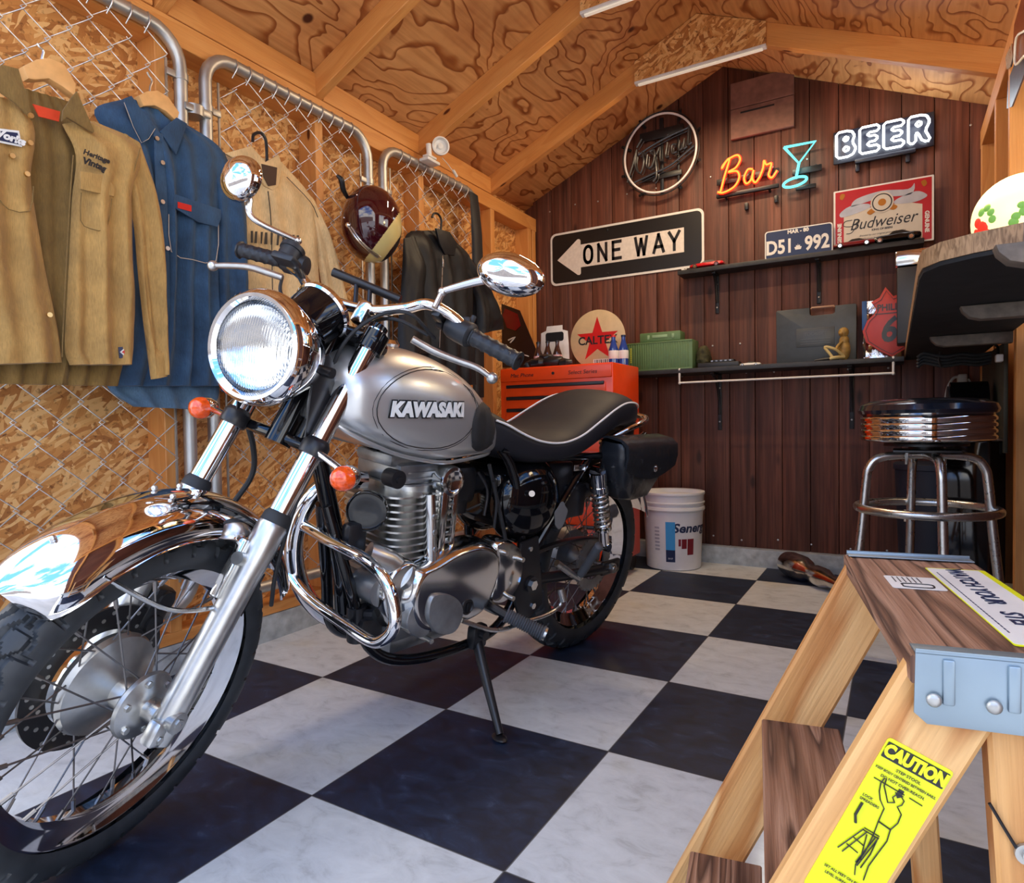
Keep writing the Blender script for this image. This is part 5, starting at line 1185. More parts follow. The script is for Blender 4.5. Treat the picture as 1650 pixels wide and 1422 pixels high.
sh=[(-.005,.0),(.035,.022),(.085,.055),(.112,.10),(.110,.15),(.080,.19),(.068,.215),(.085,.262),(.045,.235),(0,.245),(-.03,.30),(-.042,.285),(-.065,.245),(-.085,.262),(-.068,.215),(-.085,.19),(-.115,.15),(-.118,.10),(-.092,.055),(-.045,.022)]
sh=[(-.005,.0),(.05,.035),(.10,.075),(.112,.12),(.10,.165),(.072,.195),(.066,.235),(.09,.29),(.0,.262),(-.03,.305),(-.052,.262),(-.085,.245),(-.066,.215),(-.07,.195),(-.10,.165),(-.118,.12),(-.105,.07),(-.055,.03)]
m_.prism(sh,(0,0,0),(1,0,0),(0,0,1),.003,bev=.0006); m_.build('shield_plate',plain('shield_red',hexc('b5372a'),.4,0,.1),r6)
m_=MB(); k=[(a_*.90,.125+(b_-.125)*.91) for a_,b_ in sh]; m_.tube([V((a_,-.0035,b_)) for a_,b_ in k],.0014,5,1,closed=True,smooth=False); m_.text('66',.150,(.012,-.0035,.115),(1,0,0),(0,0,1),.0006,0,.004,.18,sx=.85); m_.text('PHILLIPS',.040,(.0,-.0035,.215),(1,0,0),(0,0,1),.0006,0,.001,sx=.85); m_.box((0,-.0035,.190),(.14,.001,.004)); m_.build('lettering','blackm',r6,sharp=20)
# --- on the tool chest
zt=1.0125
cx_=root('bottle_carton',(-.985,2.165,zt),'white cardboard bottle carton with a carry handle on the orange tool chest','carton')
m_=MB(); P=[(-.085,0),(.085,0),(.080,.135),(.075,.205),(.045,.215),(.045,.238),(-.045,.238),(-.050,.215),(-.080,.205)]
m_.prism(P,(0,.004,0),(1,0,0),(0,0,1),.004,bev=.0008); m_.box((0,-.02,.03),(.16,.05,.06),.002); m_.build('carton_body',plain('carton_white',(.72,.72,.70),.5,0,.1),cx_)
m_=MB(); m_.prism(rrect(.105,.048,.012,4,0,.180),(0,-.0005,0),(1,0,0),(0,0,1),.0008); m_.build('handle_opening','blackm',cx_)
glass_d=NT('cola_glass').set(Base_Color=(.05,.02,.015),Roughness=.06,Coat_Weight=.6).m
def bottle(x,y,z,h,mat,label,name='bottle',lab='red',cap='red',grp=None,s=1):
    r_=root(name,(x,y,z),label,'bottle',grp); r=h*.155
    m_=MB(); m_.lathe([(0,0),(r*.95,0),(r,.01*h),(r,.30*h),(r*.9,.42*h),(r*1.0,.54*h),(r*.62,.72*h),(r*.42,.84*h),(r*.42,.97*h),(0,.97*h)],n=28); m_.build('glass',mat,r_)
    m_=MB(); m_.lathe([(r*1.01,.25*h),(r*1.03,.26*h),(r*1.03,.50*h),(r*1.01,.51*h)],n=28,caps=False); m_.build('paper_label',M[lab],r_)
    m_=MB(); m_.lathe([(r*.46,.94*h),(r*.50,.945*h),(r*.48,h),(0,h)],n=20); m_.build('cap',M[cap],r_); return r_
M['labw']=plain('bottle_label_mix',(.62,.35,.36),.5,0,.7,60)
for i in range(3): bottle(-1.045+i*.055,2.095,zt,.150,glass_d,('left','middle','right')[i]+' one of the three dark cola bottles in front of the white carton','bottle','labw','blackm','cola bottles')
stg=root('star_sign',(-.751,2.185,zt),'round cream sign with a red star and CALTEX lettering on the tool chest','sign')
stg['label']='round cream sign with a red star and black lettering on the tool chest'
rr_=.150; m_=MB(); m_.prism(circ(rr_,56,0,rr_),(0,0,0),(1,0,0),(0,0,1),.003,bev=.0005); m_.build('disc_plate',plain('sign_cream',hexc('cdb489'),.45,0,.08),stg)
m_=MB(); P=[]
for i in range(10): t=PI/2+i*PI/5; q=.118 if i%2==0 else .046; P.append((q*math.cos(t),rr_-.002+q*math.sin(t)))
m_.prism(P,(0,-.0032,0),(1,0,0),(0,0,1),.0005); m_.build('red_star','red',stg)
m_=MB(); m_.text('CALTEX',.058,(0,-.0039,rr_-.005),(1,0,0),(0,0,1),.0006,0,.0012,sx=1.0); m_.build('lettering','blackm',stg,sharp=20)
bar_=root('striped_card',(-.722,2.160,zt),'small white card with black vertical stripes at the foot of the star sign','card')
m_=MB(); m_.prism(rrect(.085,.048,.001,1,0,.024),(0,0,0),(1,0,0),(0,0,1),.001,mi=0)
for i in range(7): m_.box((-.033+i*.011,-.0015,.024),(.0035+.002*(i%2),.0006,.042),mi=1)
m_.build('card_face',['whitep','blackm'],bar_)
bb=NT('blue_bottle_plastic').set(Base_Color=(.02,.06,.30),Roughness=.12,Coat_Weight=.5).m
bottle(-.640,2.12,zt,.155,bb,'blue bottle with a red cap in front of the star sign','bottle','whitep','red','blue bottles')
bottle(-.596,2.14,zt,.155,bb,'blue bottle standing next to the green container','bottle','whitep','navy','blue bottles')
gl=root('black_gloves',(-.93,1.99,zt),'crumpled black gloves heaped on the left of the tool chest top','gloves')
m_=MB()
for c,r in (((-.06,0,.028),(.06,.04,.028)),((.02,.01,.03),(.07,.045,.03)),((.09,-.01,.022),(.04,.03,.022)),((-.02,.01,.055),(.04,.03,.02)),((-.11,0,.02),(.03,.03,.02))): m_.sph(c,r,20,12)
for v in m_.bm.verts: v.co+=V((noise.noise(v.co*45),noise.noise(v.co*45+V((9,0,0))),max(-.2,noise.noise(v.co*40+V((0,7,0))))))*.010
for v in m_.bm.verts: v.co.z=max(v.co.z,.0005)
m_.build('glove_leather','blackm',gl)
# ================================================================ LEFT WALL: chain link gates
XG=-1.285
def gate(y0,y1,z0,z1,label,bands):
    g_=root('chain_link_gate',(XG,(y0+y1)/2,z0-.019),label,'gate','chain link gates on the left wall'); o=V(g_.location)
    r=.095; P=[]
    for cy,cz,a0 in ((y1-r,z1-r,0),(y0+r,z1-r,90),(y0+r,z0+r,180),(y1-r,z0+r,270)):
        for i in range(7): t=math.radians(a0+15*i); P.append(V((XG,cy+r*math.cos(t),cz+r*math.sin(t)))-o)
    m_=MB(); m_.tube(P,.019,16,1,closed=True,smooth=False); m_.build('pipe_frame','galv',g_,sharp=60)
    dy,dz=.051,.053; a,b_=y0+.05,y1-.05; n=int((b_-a)/dy); dy=(b_-a)/n; zt,zb=z1-.022,z0+.022; K=int((zt-zb)/dz); dz=(zt-zb)/K
    m_=MB()
    for i in range(n):
        pts=[]
        for k in range(K+1):
            e=(i+k)%2; y=a+(i+e)*dy+(.004 if e else -.004); z=zt-k*dz
            if (y<y0+.10 or y>y1-.10) and (z>z1-.07 or z<z0+.07): 
                continue
            pts.append(V((XG+(.011 if e else -.003),y,z))-o); 
            if e: pts.append(V((XG+.002,y-.004,z-.006))-o)
        if len(pts)>3: m_.tube(pts,.0018,6,1,smooth=False)
    for i in range(n+1): # hooks over the top rail
        y=a+i*dy
        if y0+.10<y<y1-.10: m_.tube([V((XG+.004,y-.008,z1-.045))-o,V((XG+.021,y,z1-.012))-o,V((XG+.012,y,z1+.016))-o,V((XG-.018,y,z1+.010))-o],.0022,6,4)
    m_.build('wire_mesh','wire',g_,sharp=80)
    for y in (y0+.045,y1-.045):
        m_=MB(); m_.box(V((XG,y,(z0+z1)/2))-o,(.005,.007,z1-z0-.16),.001); tb=m_.build('tension_bar','galv',g_)
    for z in bands:
        for y,s_ in ((y0,1),(y1,-1)):
            m_=MB(); m_.cyl(V((XG,y,z-.010))-o,V((XG,y,z+.010))-o,.0215,n=20); m_.box(V((XG+.004,y+s_*.028,z))-o,(.010,.04,.020),.002); m_.build('tension_band','galv',g_)
    return g_
gate(-.46,.304,.200,1.905,'chain link gate panel nearest the opening, behind the khaki shirt',(1.785,1.0,.55))
gate(.385,1.106,.200,1.905,'middle chain link gate panel, behind the beige jacket',(1.725,.95,.45))
gate(1.192,1.897,.200,1.905,'farthest chain link gate panel, behind the black leather jacket',(1.72,.95,.45))
m_=MB(); m_.cyl((XG,.345,1.685),(XG,.345,1.715),.030,n=20); m_.box((XG+.01,.345,1.70),(.03,.085,.022),.004); m_.build('gate_clamp','galv',tag=('steel clamp joining the posts of the nearest and middle gate panels','clamp'))
# ---- garments
def panel(mb,Ls,Rs,xp,th,folds=5,amp=.010,seed=0,k=5,back=.35,mi=0,n=36,p=2.6,bot=None):
    """cloth body between two outlines given as photo points on the plane x=xp"""
    A=catmull([at(u,v,0,xp) for u,v in Ls],k); B_=catmull([at(u,v,0,xp) for u,v in Rs],k); R=[]
    N=len(A)
    for i,(a,b_) in enumerate(zip(A,B_)):
        t=i/(N-1); ring=[]; W_=(b_-a).length
        env=min(1,.25+3*t)*min(1,W_/.08)
        for j in range(n+1):
            s_=j/n; e=(1-abs(2*s_-1)**p)**(1/p) if 0<s_<1 else 0
            f=math.sin(s_*folds*2*PI+seed+1.2*math.sin(t*2.1+seed))*.9+noise.noise(V((s_*folds*1.3,t*2.2,seed)))*1.4+.5*noise.noise(V((s_*9,t*11,seed+4)))
            ring.append(a.lerp(b_,s_)+V((th*e*env+amp*f*e*min(1.5,.35+1.9*t),0,0)))
        for j in range(n-1,0,-2):
            s_=j/n; ring.append(a.lerp(b_,s_)-V((th*back*(1-abs(2*s_-1)**2),0,0)))
        R.append(ring)
    return mb.rings(R,mi=mi)
def cloth(name,c,rough=.85,weave=900,var=.18,dark=None):
    a=NT(name); p=a.co(); z=a.n('ShaderNodeTexNoise',{'Vector':p,'Scale':14.0,'Detail':5.0}); c=hexc(c)
    f=a.ramp(z,[(.3,tuple(x*(1-var) for x in c)),(.7,tuple(min(1,x*(1+var)) for x in c))])
    q=a.n('ShaderNodeMapping'); a.l(p,q.inputs[0]); q.inputs['Scale'].default_value=(300,600,60); w=a.n('ShaderNodeTexNoise',{'Vector':q,'Scale':1.0,'Detail':2.0})
    wr=a.ramp(w,[(.3,(.82,.82,.82)),(.7,(1.12,1.12,1.12))]); a.set(Base_Color=a.mix(1.0,f,wr,'MULTIPLY'),Roughness=rough,Sheen_Weight=.08); 
    cr_=a.n('ShaderNodeTexNoise',{'Vector':p,'Scale':26.0,'Detail':4.0,'Distortion':1.0}); a.bump(cr_,.006,.6); return a.m
M['khaki']=cloth('khaki_cotton','ab8549'); M['khakid']=cloth('khaki_collar_cotton','7c602f'); M['denim']=cloth('blue_denim','2a4866',var=.35); M['beige']=cloth('beige_cotton','d6b684')
def flat(mb,P,xp,th,mi=0,bev=0):
    """thin sewn-on piece: outline in photo points lying on plane x=xp"""
    Q=[at(u,v,0,xp) for u,v in P]; o=V((xp,Q[0].y,Q[0].z)); mb.prism([(q.y-o.y,q.z-o.z) for q in Q],o,(0,1,0),(0,0,1),th,mi=mi,bev=bev)
def stitch(mb,P,xp,r=.0012,k=3,mi=0): mb.tube([at(u,v,0,xp) for u,v in P],r,5,k,mi=mi)
def hanger(name,P,xp,hook,mat,label):
    m_=MB(); flat(m_,P,xp,.028,bev=.003); o=m_.build(name,mat); c=at(*hook[0],0,xp); rebase(o,c); tagit(o,label,'hanger')
    m_=MB(); m_.tube([at(u,v,0,xp+.012)-c for u,v in hook],.0026,8,5); h=m_.build('hook','steel',o); return o
# khaki shirt jacket
xk=-1.125
ks=root('khaki_shirt',at(90,400,0,xk),'open khaki work shirt with an embroidered chest pocket hanging nearest the opening','shirt'); ko=V(ks.location)
def kp(m_,name,mat,p=None,**k):
    return m_.build(name,mat,p or ks,Mx=Matrix.Translation(-ko),sharp=60,**k)
m_=MB(); panel(m_,[(30,140),(10,250),(0,400),(-10,520),(-20,618)],[(115,165),(190,250),(205,400),(210,520),(190,622)],xk-.035,.012,6,.006,1); kp(m_,'shirt_back','khakid')
m_=MB(); panel(m_,[(100,200),(122,250),(116,320),(112,400),(108,480),(104,560),(112,588)],[(150,195),(226,238),(212,320),(212,400),(217,480),(214,540),(209,588)],xk,.040,2.5,.008,2); fr1=kp(m_,'shirt_front','khaki')
m_=MB(); panel(m_,[(-60,150),(-100,230),(-110,330),(-110,420),(-110,500),(-100,560),(-90,590)],[(40,165),(56,215),(48,285),(58,350),(72,430),(92,525),(100,584)],xk,.040,3,.009,5); fr2=kp(m_,'shirt_front','khaki')
m_=MB(); panel(m_,[(200,215),(206,300),(216,370),(222,440),(232,530),(242,606)],[(226,232),(246,300),(258,373),(263,441),(266,530),(267,604)],xk+.012,.030,1.2,.006,7); slv=kp(m_,'sleeve','khaki')
m_=MB(); panel(m_,[(237,563),(243,611)],[(267,560),(268,606)],xk+.016,.030,.5,.001,1); kp(m_,'cuff','khaki',slv)
m_=MB(); flat(m_,[(28,112),(48,178),(52,196),(22,166),(0,150),(-20,135),(0,105)],xk+.030,.006,bev=.001); kp(m_,'collar_flap','khakid')
m_=MB(); flat(m_,[(112,160),(122,148),(150,212),(148,215),(106,190),(98,196),(100,178)],xk+.030,.006,bev=.001); kp(m_,'collar_flap','khakid')
m_=MB(); flat(m_,[(52,168),(96,180),(94,196),(62,188)],xk+.006,.003); kp(m_,'orange_label',plain('orange_label',hexc('e0431c'),.6))
m_=MB(); flat(m_,[(128,276),(170,283),(184,303),(182,317),(128,305)],xk+.042,.005,bev=.001); fl=kp(m_,'pocket_flap','khaki')
m_=MB(); stitch(m_,[(131,310),(130,355),(145,368),(172,368),(180,320)],xk+.045,.0012,2); kp(m_,'pocket_seam','khakid')
m_=MB(); o1=at(128,262,0,xk+.046); 
m_.text('Heritage',.017,at(155,252,0,xk+.046),(0,1,-.06),(0,0,1),.001,0,.0006,.3,sx=1.0); m_.text('Vintage',.021,at(155,266,0,xk+.046),(0,1,-.1),(0,0,1),.001,0,.0010,.3,sx=1.0,bow=-2); kp(m_,'embroidery','blackm')
m_=MB(); flat(m_,[(-20,205),(30,211),(35,237),(-20,226)],xk+.042,.002,mi=0); flat(m_,[(-20,209),(28,214),(32,233),(-20,222)],xk+.0445,.001,mi=1); m_.text('Works',.022,at(12,220,0,xk+.046),(0,1,-.05),(0,0,1),.001,0,.0012,.3); kp(m_,'chest_patch',['whitep','navy'])
m_=MB(); stitch(m_,[(0,322),(14,337),(48,340),(54,300)],xk+.044,.0012,2); kp(m_,'pocket_seam','khakid')
for u,v in ((50,186),(49,230),(20,251),(44,280),(80,507)): c=at(u,v,0,xk+.046); m_=MB(); m_.cyl(c-V((.004,0,0)),c+V((.002,0,0)),.0055,n=14); kp(m_,'snap_button','brass')
m_=MB(); flat(m_,[(190,559),(209,558),(210,575),(192,577)],xk+.034,.002,mi=0); flat(m_,[(193,567),(200,561),(208,566),(201,574)],xk+.0365,.001,mi=1); flat(m_,[(196,567),(200,564),(205,567),(201,570)],xk+.038,.001,mi=2); kp(m_,'hem_tag',['navy','whitep','red'])
m_=MB(); stitch(m_,[(226,238),(212,290),(206,330)],xk+.042,.0012,3); stitch(m_,[(118,250),(112,330),(104,480),(100,575)],xk+.040,.0014,4); kp(m_,'seam','khakid')
hanger('wooden_hanger',[(28,112),(50,101),(72,99),(95,110),(113,140),(112,160),(92,145),(70,132),(48,134),(36,132)],xk-.02,[(68,102),(68,92),(70,82),(64,76),(60,70)],'pale','light wooden hanger holding the khaki shirt')
# denim shirt
xd=-1.215
ds=root('denim_shirt',at(280,400,0,xd),'blue denim shirt with a small red pocket label hanging behind the khaki shirt','shirt'); do_=V(ds.location)
def dp(m_,name,mat,p=None): return m_.build(name,mat,p or ds,Mx=Matrix.Translation(-do_),sharp=60)
m_=MB(); panel(m_,[(205,158),(152,177),(178,230),(200,320),(205,430),(195,540),(170,622)],[(280,190),(352,238),(362,280),(352,340),(348,430),(352,540),(352,622)],xd,.036,5,.010,3); body=dp(m_,'shirt_body','denim')
m_=MB(); panel(m_,[(165,600),(178,630),(215,655)],[(352,600),(352,640),(330,660)],xd-.02,.018,4,.006,3); dp(m_,'shirt_tail',cloth('faded_denim','53718c',var=.2))
m_=MB(); panel(m_,[(330,235),(345,300),(350,400),(352,500),(356,630)],[(362,246),(392,330),(396,420),(394,520),(392,640)],xd+.010,.030,1.3,.007,8); dp(m_,'sleeve','denim')
m_=MB(); flat(m_,[(197,160),(210,155),(248,208),(230,232),(215,205)],xd+.038,.006,bev=.001); flat(m_,[(283,190),(256,212),(282,250),(300,200)],xd+.038,.006,bev=.001); dp(m_,'collar','denim')
m_=MB(); flat(m_,[(247,215),(262,215),(268,300),(272,420),(275,560),(262,560),(258,420),(250,300)],xd+.041,.003,bev=.0006); dp(m_,'placket','denim')
m_=MB(); flat(m_,[(278,312),(355,338),(355,352),(350,366),(318,358),(280,335)],xd+.046,.004,bev=.001); pf=dp(m_,'pocket_flap','denim')
m_=MB(); flat(m_,[(286,325),(308,331),(308,341),(286,335)],xd+.0505,.0015,mi=0); m_.text('Wrangler',.012,at(297,333,0,xd+.04455),(0,1,-.12),(0,0,1),.001,1,.0003); dp(m_,'red_label',['red','whitep'],pf)
m_=MB(); stitch(m_,[(272,345),(276,405),(310,418),(348,420),(352,360)],xd+.046,.0012,2); stitch(m_,[(200,165),(228,230),(250,207)],xd+.0445,.0008,2); dp(m_,'pale_stitching',plain('stitch_thread',(.55,.45,.35),.7))
for u,v in ((253,223),(262,262),(262,325),(270,400)): c=at(u,v,0,xd+.049); m_=MB(); m_.cyl(c-V((.006,0,0)),c+V((.002,0,0)),.006,n=14); dp(m_,'snap_button','steel')
hanger('wooden_hanger',[(214,158),(228,151),(245,150),(262,160),(280,185),(276,200),(258,183),(240,174),(222,175)],xd,[(241,152),(242,140),(245,130),(240,122),(237,116)],'pale','light wooden hanger holding the denim shirt')
# beige jacket
xb=-1.246
bj=root('beige_jacket',at(450,400,0,xb),'beige zip jacket with black lettering hanging behind the right mirror','jacket'); bo=V(bj.location)
def bp(m_,name,mat,p=None): return m_.build(name,mat,p or bj,Mx=Matrix.Translation(-bo),sharp=60)
m_=MB(); panel(m_,[(372,245),(358,262),(372,330),(385,420),(392,520),(395,635)],[(455,262),(500,318),(508,360),(512,430),(520,520),(525,640)],xb,.030,4,.006,11); bp(m_,'jacket_body','beige')
m_=MB(); panel(m_,[(478,300),(502,360),(515,440),(530,540),(540,640)],[(508,325),(528,380),(548,450),(565,540),(575,640)],xb+.006,.026,1.2,.007,14); bp(m_,'sleeve','beige')
m_=MB(); flat(m_,[(360,248),(402,236),(425,262),(446,250),(452,268),(446,300),(436,308),(424,300),(410,275),(385,262)],xb+.030,.010,bev=.002); bp(m_,'collar','beige')
m_=MB(); flat(m_,[(421,264),(446,270),(444,298),(432,300),(424,285)],xb+.041,.002); bp(m_,'collar_lining',plain('dark_lining',hexc('40281a'),.7))
m_=MB(); stitch(m_,[(432,308),(436,345),(438,400),(440,520)],xb+.037,.0016,3); stitch(m_,[(462,285),(500,325),(512,350)],xb+.034,.0014,3); m_.text('PORN NTO',.055,at(440,378,0,xb+.062),(0,1,.0),(0,0,1),.001,0,.0016,0,sx=.9) if 0 else None; bp(m_,'zip','blackm')
m_=MB()
for i,u in enumerate((404,411,420,427,436,447,455,463,471,478)): flat(m_,[(u,372+i*.8),(u+3.2,372+i*.8),(u+3.2-(i%3),391+i*.8),(u-(i%2)*1.5,391+i*.8)],xb+.040,.002)
bp(m_,'chest_lettering','blackm')['kind']='stuff'
hk=MB(); hk.tube([at(u,v,0,xb+.03) for u,v in ((430,272),(430,250),(428,225),(420,214),(409,217),(407,228))],.005,8,5); hh_=hk.build('plastic_hanger','blackm'); rebase(hh_,at(430,272,0,xb+.03)); tagit(hh_,'black plastic hanger hook above the beige jacket','hanger')
# black leather jacket
xl_=-1.222
lj=root('leather_jacket',at(705,460,0,xl_),'black leather jacket with a zip hanging on the farthest gate panel','jacket'); lo_=V(lj.location)
bl_=plain('black_leather',(.008,.0085,.010),.5,0,.2,30,bump=.002,Specular_IOR_Level=.35)
def ljp(m_,name,mat,p=None): return m_.build(name,mat,p or lj,Mx=Matrix.Translation(-lo_),sharp=60)
m_=MB(); panel(m_,[(662,372),(652,386),(655,440),(660,500),(668,560),(672,620)],[(712,372),(748,408),(756,440),(758,500),(760,560),(762,620)],xl_,.05,4,.010,21); ljp(m_,'jacket_body',bl_)
m_=MB(); panel(m_,[(650,384),(648,430),(645,480),(641,530),(640,570)],[(672,380),(684,430),(686,480),(690,530),(692,570)],xl_+.015,.035,1.2,.008,24); ljp(m_,'sleeve',bl_)
m_=MB(); panel(m_,[(738,398),(748,440),(766,480),(768,520),(768,538)],[(752,412),(775,440),(796,480),(806,510),(806,530)],xl_+.02,.035,1.4,.010,27); ljp(m_,'sleeve',bl_)
m_=MB(); flat(m_,[(700,368),(722,374),(734,392),(730,412),(714,410),(706,392)],xl_+.05,.010,bev=.002); ljp(m_,'collar',bl_)
m_=MB(); stitch(m_,[(713,412),(712,450),(710,500),(708,560)],xl_+.062,.0025,3); c=at(714,424,0,xl_+.065); m_.box(c,(.004,.010,.035),.001); ljp(m_,'zip','steel')
hk=MB(); hk.tube([at(u,v,0,xl_+.03) for u,v in ((710,374),(711,355),(706,345),(699,344),(696,350))],.005,8,5); hh_=hk.build('plastic_hanger','blackm'); rebase(hh_,at(710,374,0,xl_+.03)); tagit(hh_,'black plastic hanger hook above the leather jacket','hanger')
# helmet
hc_=at(599,362,0,-1.13); hm=root('open_face_helmet',hc_,'maroon and cream open face motorcycle helmet hanging on the gate posts','helmet')
ex=(CAM-hc_).normalized(); ux=V((0,0,1)).cross(ex).normalized(); uz=ex.cross(ux)      # the crown points into the room
HR=Matrix((ux,uz,ex)).transposed()
mrn=plain('maroon_gloss',hexc('3a0a12'),.08,0,.05,Coat_Weight=1.0); crg=plain('cream_gloss',hexc('d8c684'),.15,0,.04,Coat_Weight=.8)
m_=MB(); R=[]
for i in range(81):
    t=i/80*PI*.62; R.append([HR@V((.112*math.sin(t)*math.cos(2*PI*j/180),.140*math.sin(t)*math.sin(2*PI*j/180),.115*math.cos(t)-.02)) for j in range(180)])
m_.rings(R,caps=True)
for f in m_.bm.faces:
    q=HR.transposed()@f.calc_center_median(); a_=q.x*.80-q.y*.60
    f.material_index=1 if .052<a_<.105 else (2 if a_>=.105 else 0)
m_.build('shell',[mrn,crg,'blackm'],hm,sharp=60)
m_=MB(); m_.tube([HR@V((.107*math.cos(2*PI*j/40),.134*math.sin(2*PI*j/40),-.06)) for j in range(40)],.006,8,1,closed=True); m_.build('edge_trim','rubber',hm)
for x_,y_ in ((-.083,-.005),(-.05,.10),(-.098,.02)):
    z_=math.sqrt(max(0,1-(x_/.112)**2-(y_/.14)**2))*.115-.02; m_=MB(); c=HR@V((x_,y_,z_)); m_.sph(c,.011 if x_==-.083 else .004,14,8); m_.build('snap_stud','chrome',hm)
m_=MB(); m_.tube([HR@V(p) for p in ((-.083,-.01,.06),(-.055,-.05,.085),(-.02,-.085,.075),(.02,-.115,.045))],.004,8,6); m_.tube([HR@V(p) for p in ((-.073,-.01,.065),(-.045,-.05,.09),(-.01,-.085,.08),(.03,-.112,.05))],.003,8,6); m_.build('visor_band','steel',hm)
m_=MB(); m_.tube([HR@V(p) for p in ((-.085,.09,-.03),(-.10,.12,-.01),(-.105,.15,.0),(-.12,.165,.0))],.009,8,6,radii=[.007,.010,.011,.005]); m_.build('chin_strap','blackm',hm)
# clip lamp on the far gate
cl_=root('clip_lamp',at(692,262,0,-1.255),'small white clip lamp clamped to the top rail of the farthest gate','lamp'); co_=V(cl_.location)
m_=MB(); a=at(678,268,0,-1.25)-co_; b_=at(700,270,0,-1.25)-co_; m_.box((a+b_)/2,(.05,.09,.014),.004); m_.box((a+b_)/2+V((0,0,.02)),(.035,.06,.01),.003); m_.tube([(a+b_)/2,at(687,240,0,-1.25)-co_],.012,12,2,smooth=False); m_.build('clamp','white',cl_)
m_=MB(); c=at(706,244,0,-1.22)-co_; ax=V((.75,-.6,-.1)); m_.lathe([(.030,-.02),(.036,-.018),(.040,.012),(.034,.014),(.028,.0),(.012,-.004),(.012,.008),(0,.010)],c,ax,32); m_.build('lamp_head','white',cl_)
m_=MB(); m_.tube([at(u,v,0,-1.25)-co_ for u,v in ((709,262),(718,272),(727,284),(731,290))],.0018,6,4); m_.cyl(at(727,282,0,-1.25)-co_,at(733,292,0,-1.25)-co_,.007,n=10); m_.build('pull_cord','white',cl_); cl_.location.z+=.020; cl_.location.x+=.012
# long black bag at the end of the far gate
m_=MB(); panel(m_,[(757,308),(760,380),(762,450),(762,540),(762,640)],[(770,316),(775,380),(777,450),(778,540),(778,640)],-1.258,.020,.8,.002,31); lb_=m_.build('long_black_bag',plain('black_nylon',(.012,.012,.014),.6)); rebase(lb_,at(768,330,0,-1.25)); tagit(lb_,'long narrow black bag hanging at the far end of the gates','bag')
# dark badge board by the tool chest
bd=root('badge_board',(-1.20,1.80,1.0),'dark board with a red badge leaning behind the hand grip','board'); bd.location=at(828,560,1,2.32); q0=V(bd.location)
def bdp(P,name,mat,off):
    m_=MB(); Q=[at(u,v,1,2.32) for u,v in P]; m_.prism([(q.x-q0.x,q.z-q0.z) for q in Q],(0,-off,0),(1,0,0),(0,0,1),.004); return m_.build(name,mat,bd)
bdp([(805,488),(838,500),(868,572),(858,592),(800,592),(788,548)],'panel',plain('dark_board',hexc('2a1712'),.35),0); bdp([(815,497),(835,506),(840,525),(832,533),(818,528),(811,508)],'red_badge','darkred',.005)
m_=MB(); m_.tube([at(u,v,1,2.31)-q0 for u,v in ((795,548),(820,563),(852,574))],.003,6,2,smooth=False); m_.tube([at(u,v,1,2.31)-q0 for u,v in ((819,548),(830,543),(822,552))],.004,6,2); m_.build('white_line','whitep',bd)

# ================================================================ RIGHT SIDE: bar counter
ctr=root('bar_counter',(.73,1.5,1.025),'wooden topped bar counter with a black underside along the right wall','counter'); o=V(ctr.location)
edge=NT('patchwork_wood_edge'); _p=edge.co((1,1,1)); _sx=edge.n('ShaderNodeSeparateXYZ',{0:_p}); _k=edge.math('FLOOR',edge.math('MULTIPLY',_sx,19.0)); _wn=edge.n('ShaderNodeTexWhiteNoise',{'W':_k},noise_dimensions='1D')
_c=edge.ramp(_wn,[(0,hexc('a5835f')),(.34,hexc('46566c')),(.67,hexc('b8925f'))],'CONSTANT'); _q=edge.n('ShaderNodeMapping'); edge.l(_p,_q.inputs[0]); _q.inputs['Scale'].default_value=(90,90,20); _z=edge.n('ShaderNodeTexNoise',{'Vector':_q,'Scale':1.5,'Detail':3.0,'Distortion':1.5})
edge.set(Base_Color=edge.mix(1.0,_c,edge.ramp(_z,[(.35,(.55,.5,.45)),(.6,(1.2,1.2,1.2))]),'MULTIPLY'),Roughness=.6)
fp_=[(.588,2.562),(.592,.60),(.5967,.5276),(.622,.480),(.668,.445),(.73,.418),(.80,.405),(.868,.400),(.868,2.562)]
m_=MB(); m_.prism([(a-o.x,b_-o.y) for a,b_ in fp_],(0,0,1.012-o.z),(1,0,0),(0,1,0),.033); m_.build('wood_top',edge.m,ctr)
m_=MB(); m_.prism([(a+.002-o.x if a<.6 else a-o.x,b_+.003-o.y) for a,b_ in fp_],(0,0,1.004-o.z),(1,0,0),(0,1,0),.0075); m_.build('black_underside',plain('matte_black',(.008,.008,.009),.8),ctr)
bw=plain('weathered_batten',hexc('786d62'),.6,0,.3,40)
for y,x0 in ((.385,.688),(1.02,.688),(1.66,.650)):
    m_=MB(); P=[(x0,0),(.868,0),(.868,-.034),(x0+.040,-.034),(x0+.018,-.027),(x0+.004,-.012)]
    m_.prism([(a-o.x,b_) for a,b_ in P],(0,y+.02-o.y,1.003-o.z),(1,0,0),(0,0,1),.045,bev=.002); m_.build('batten',bw,ctr)
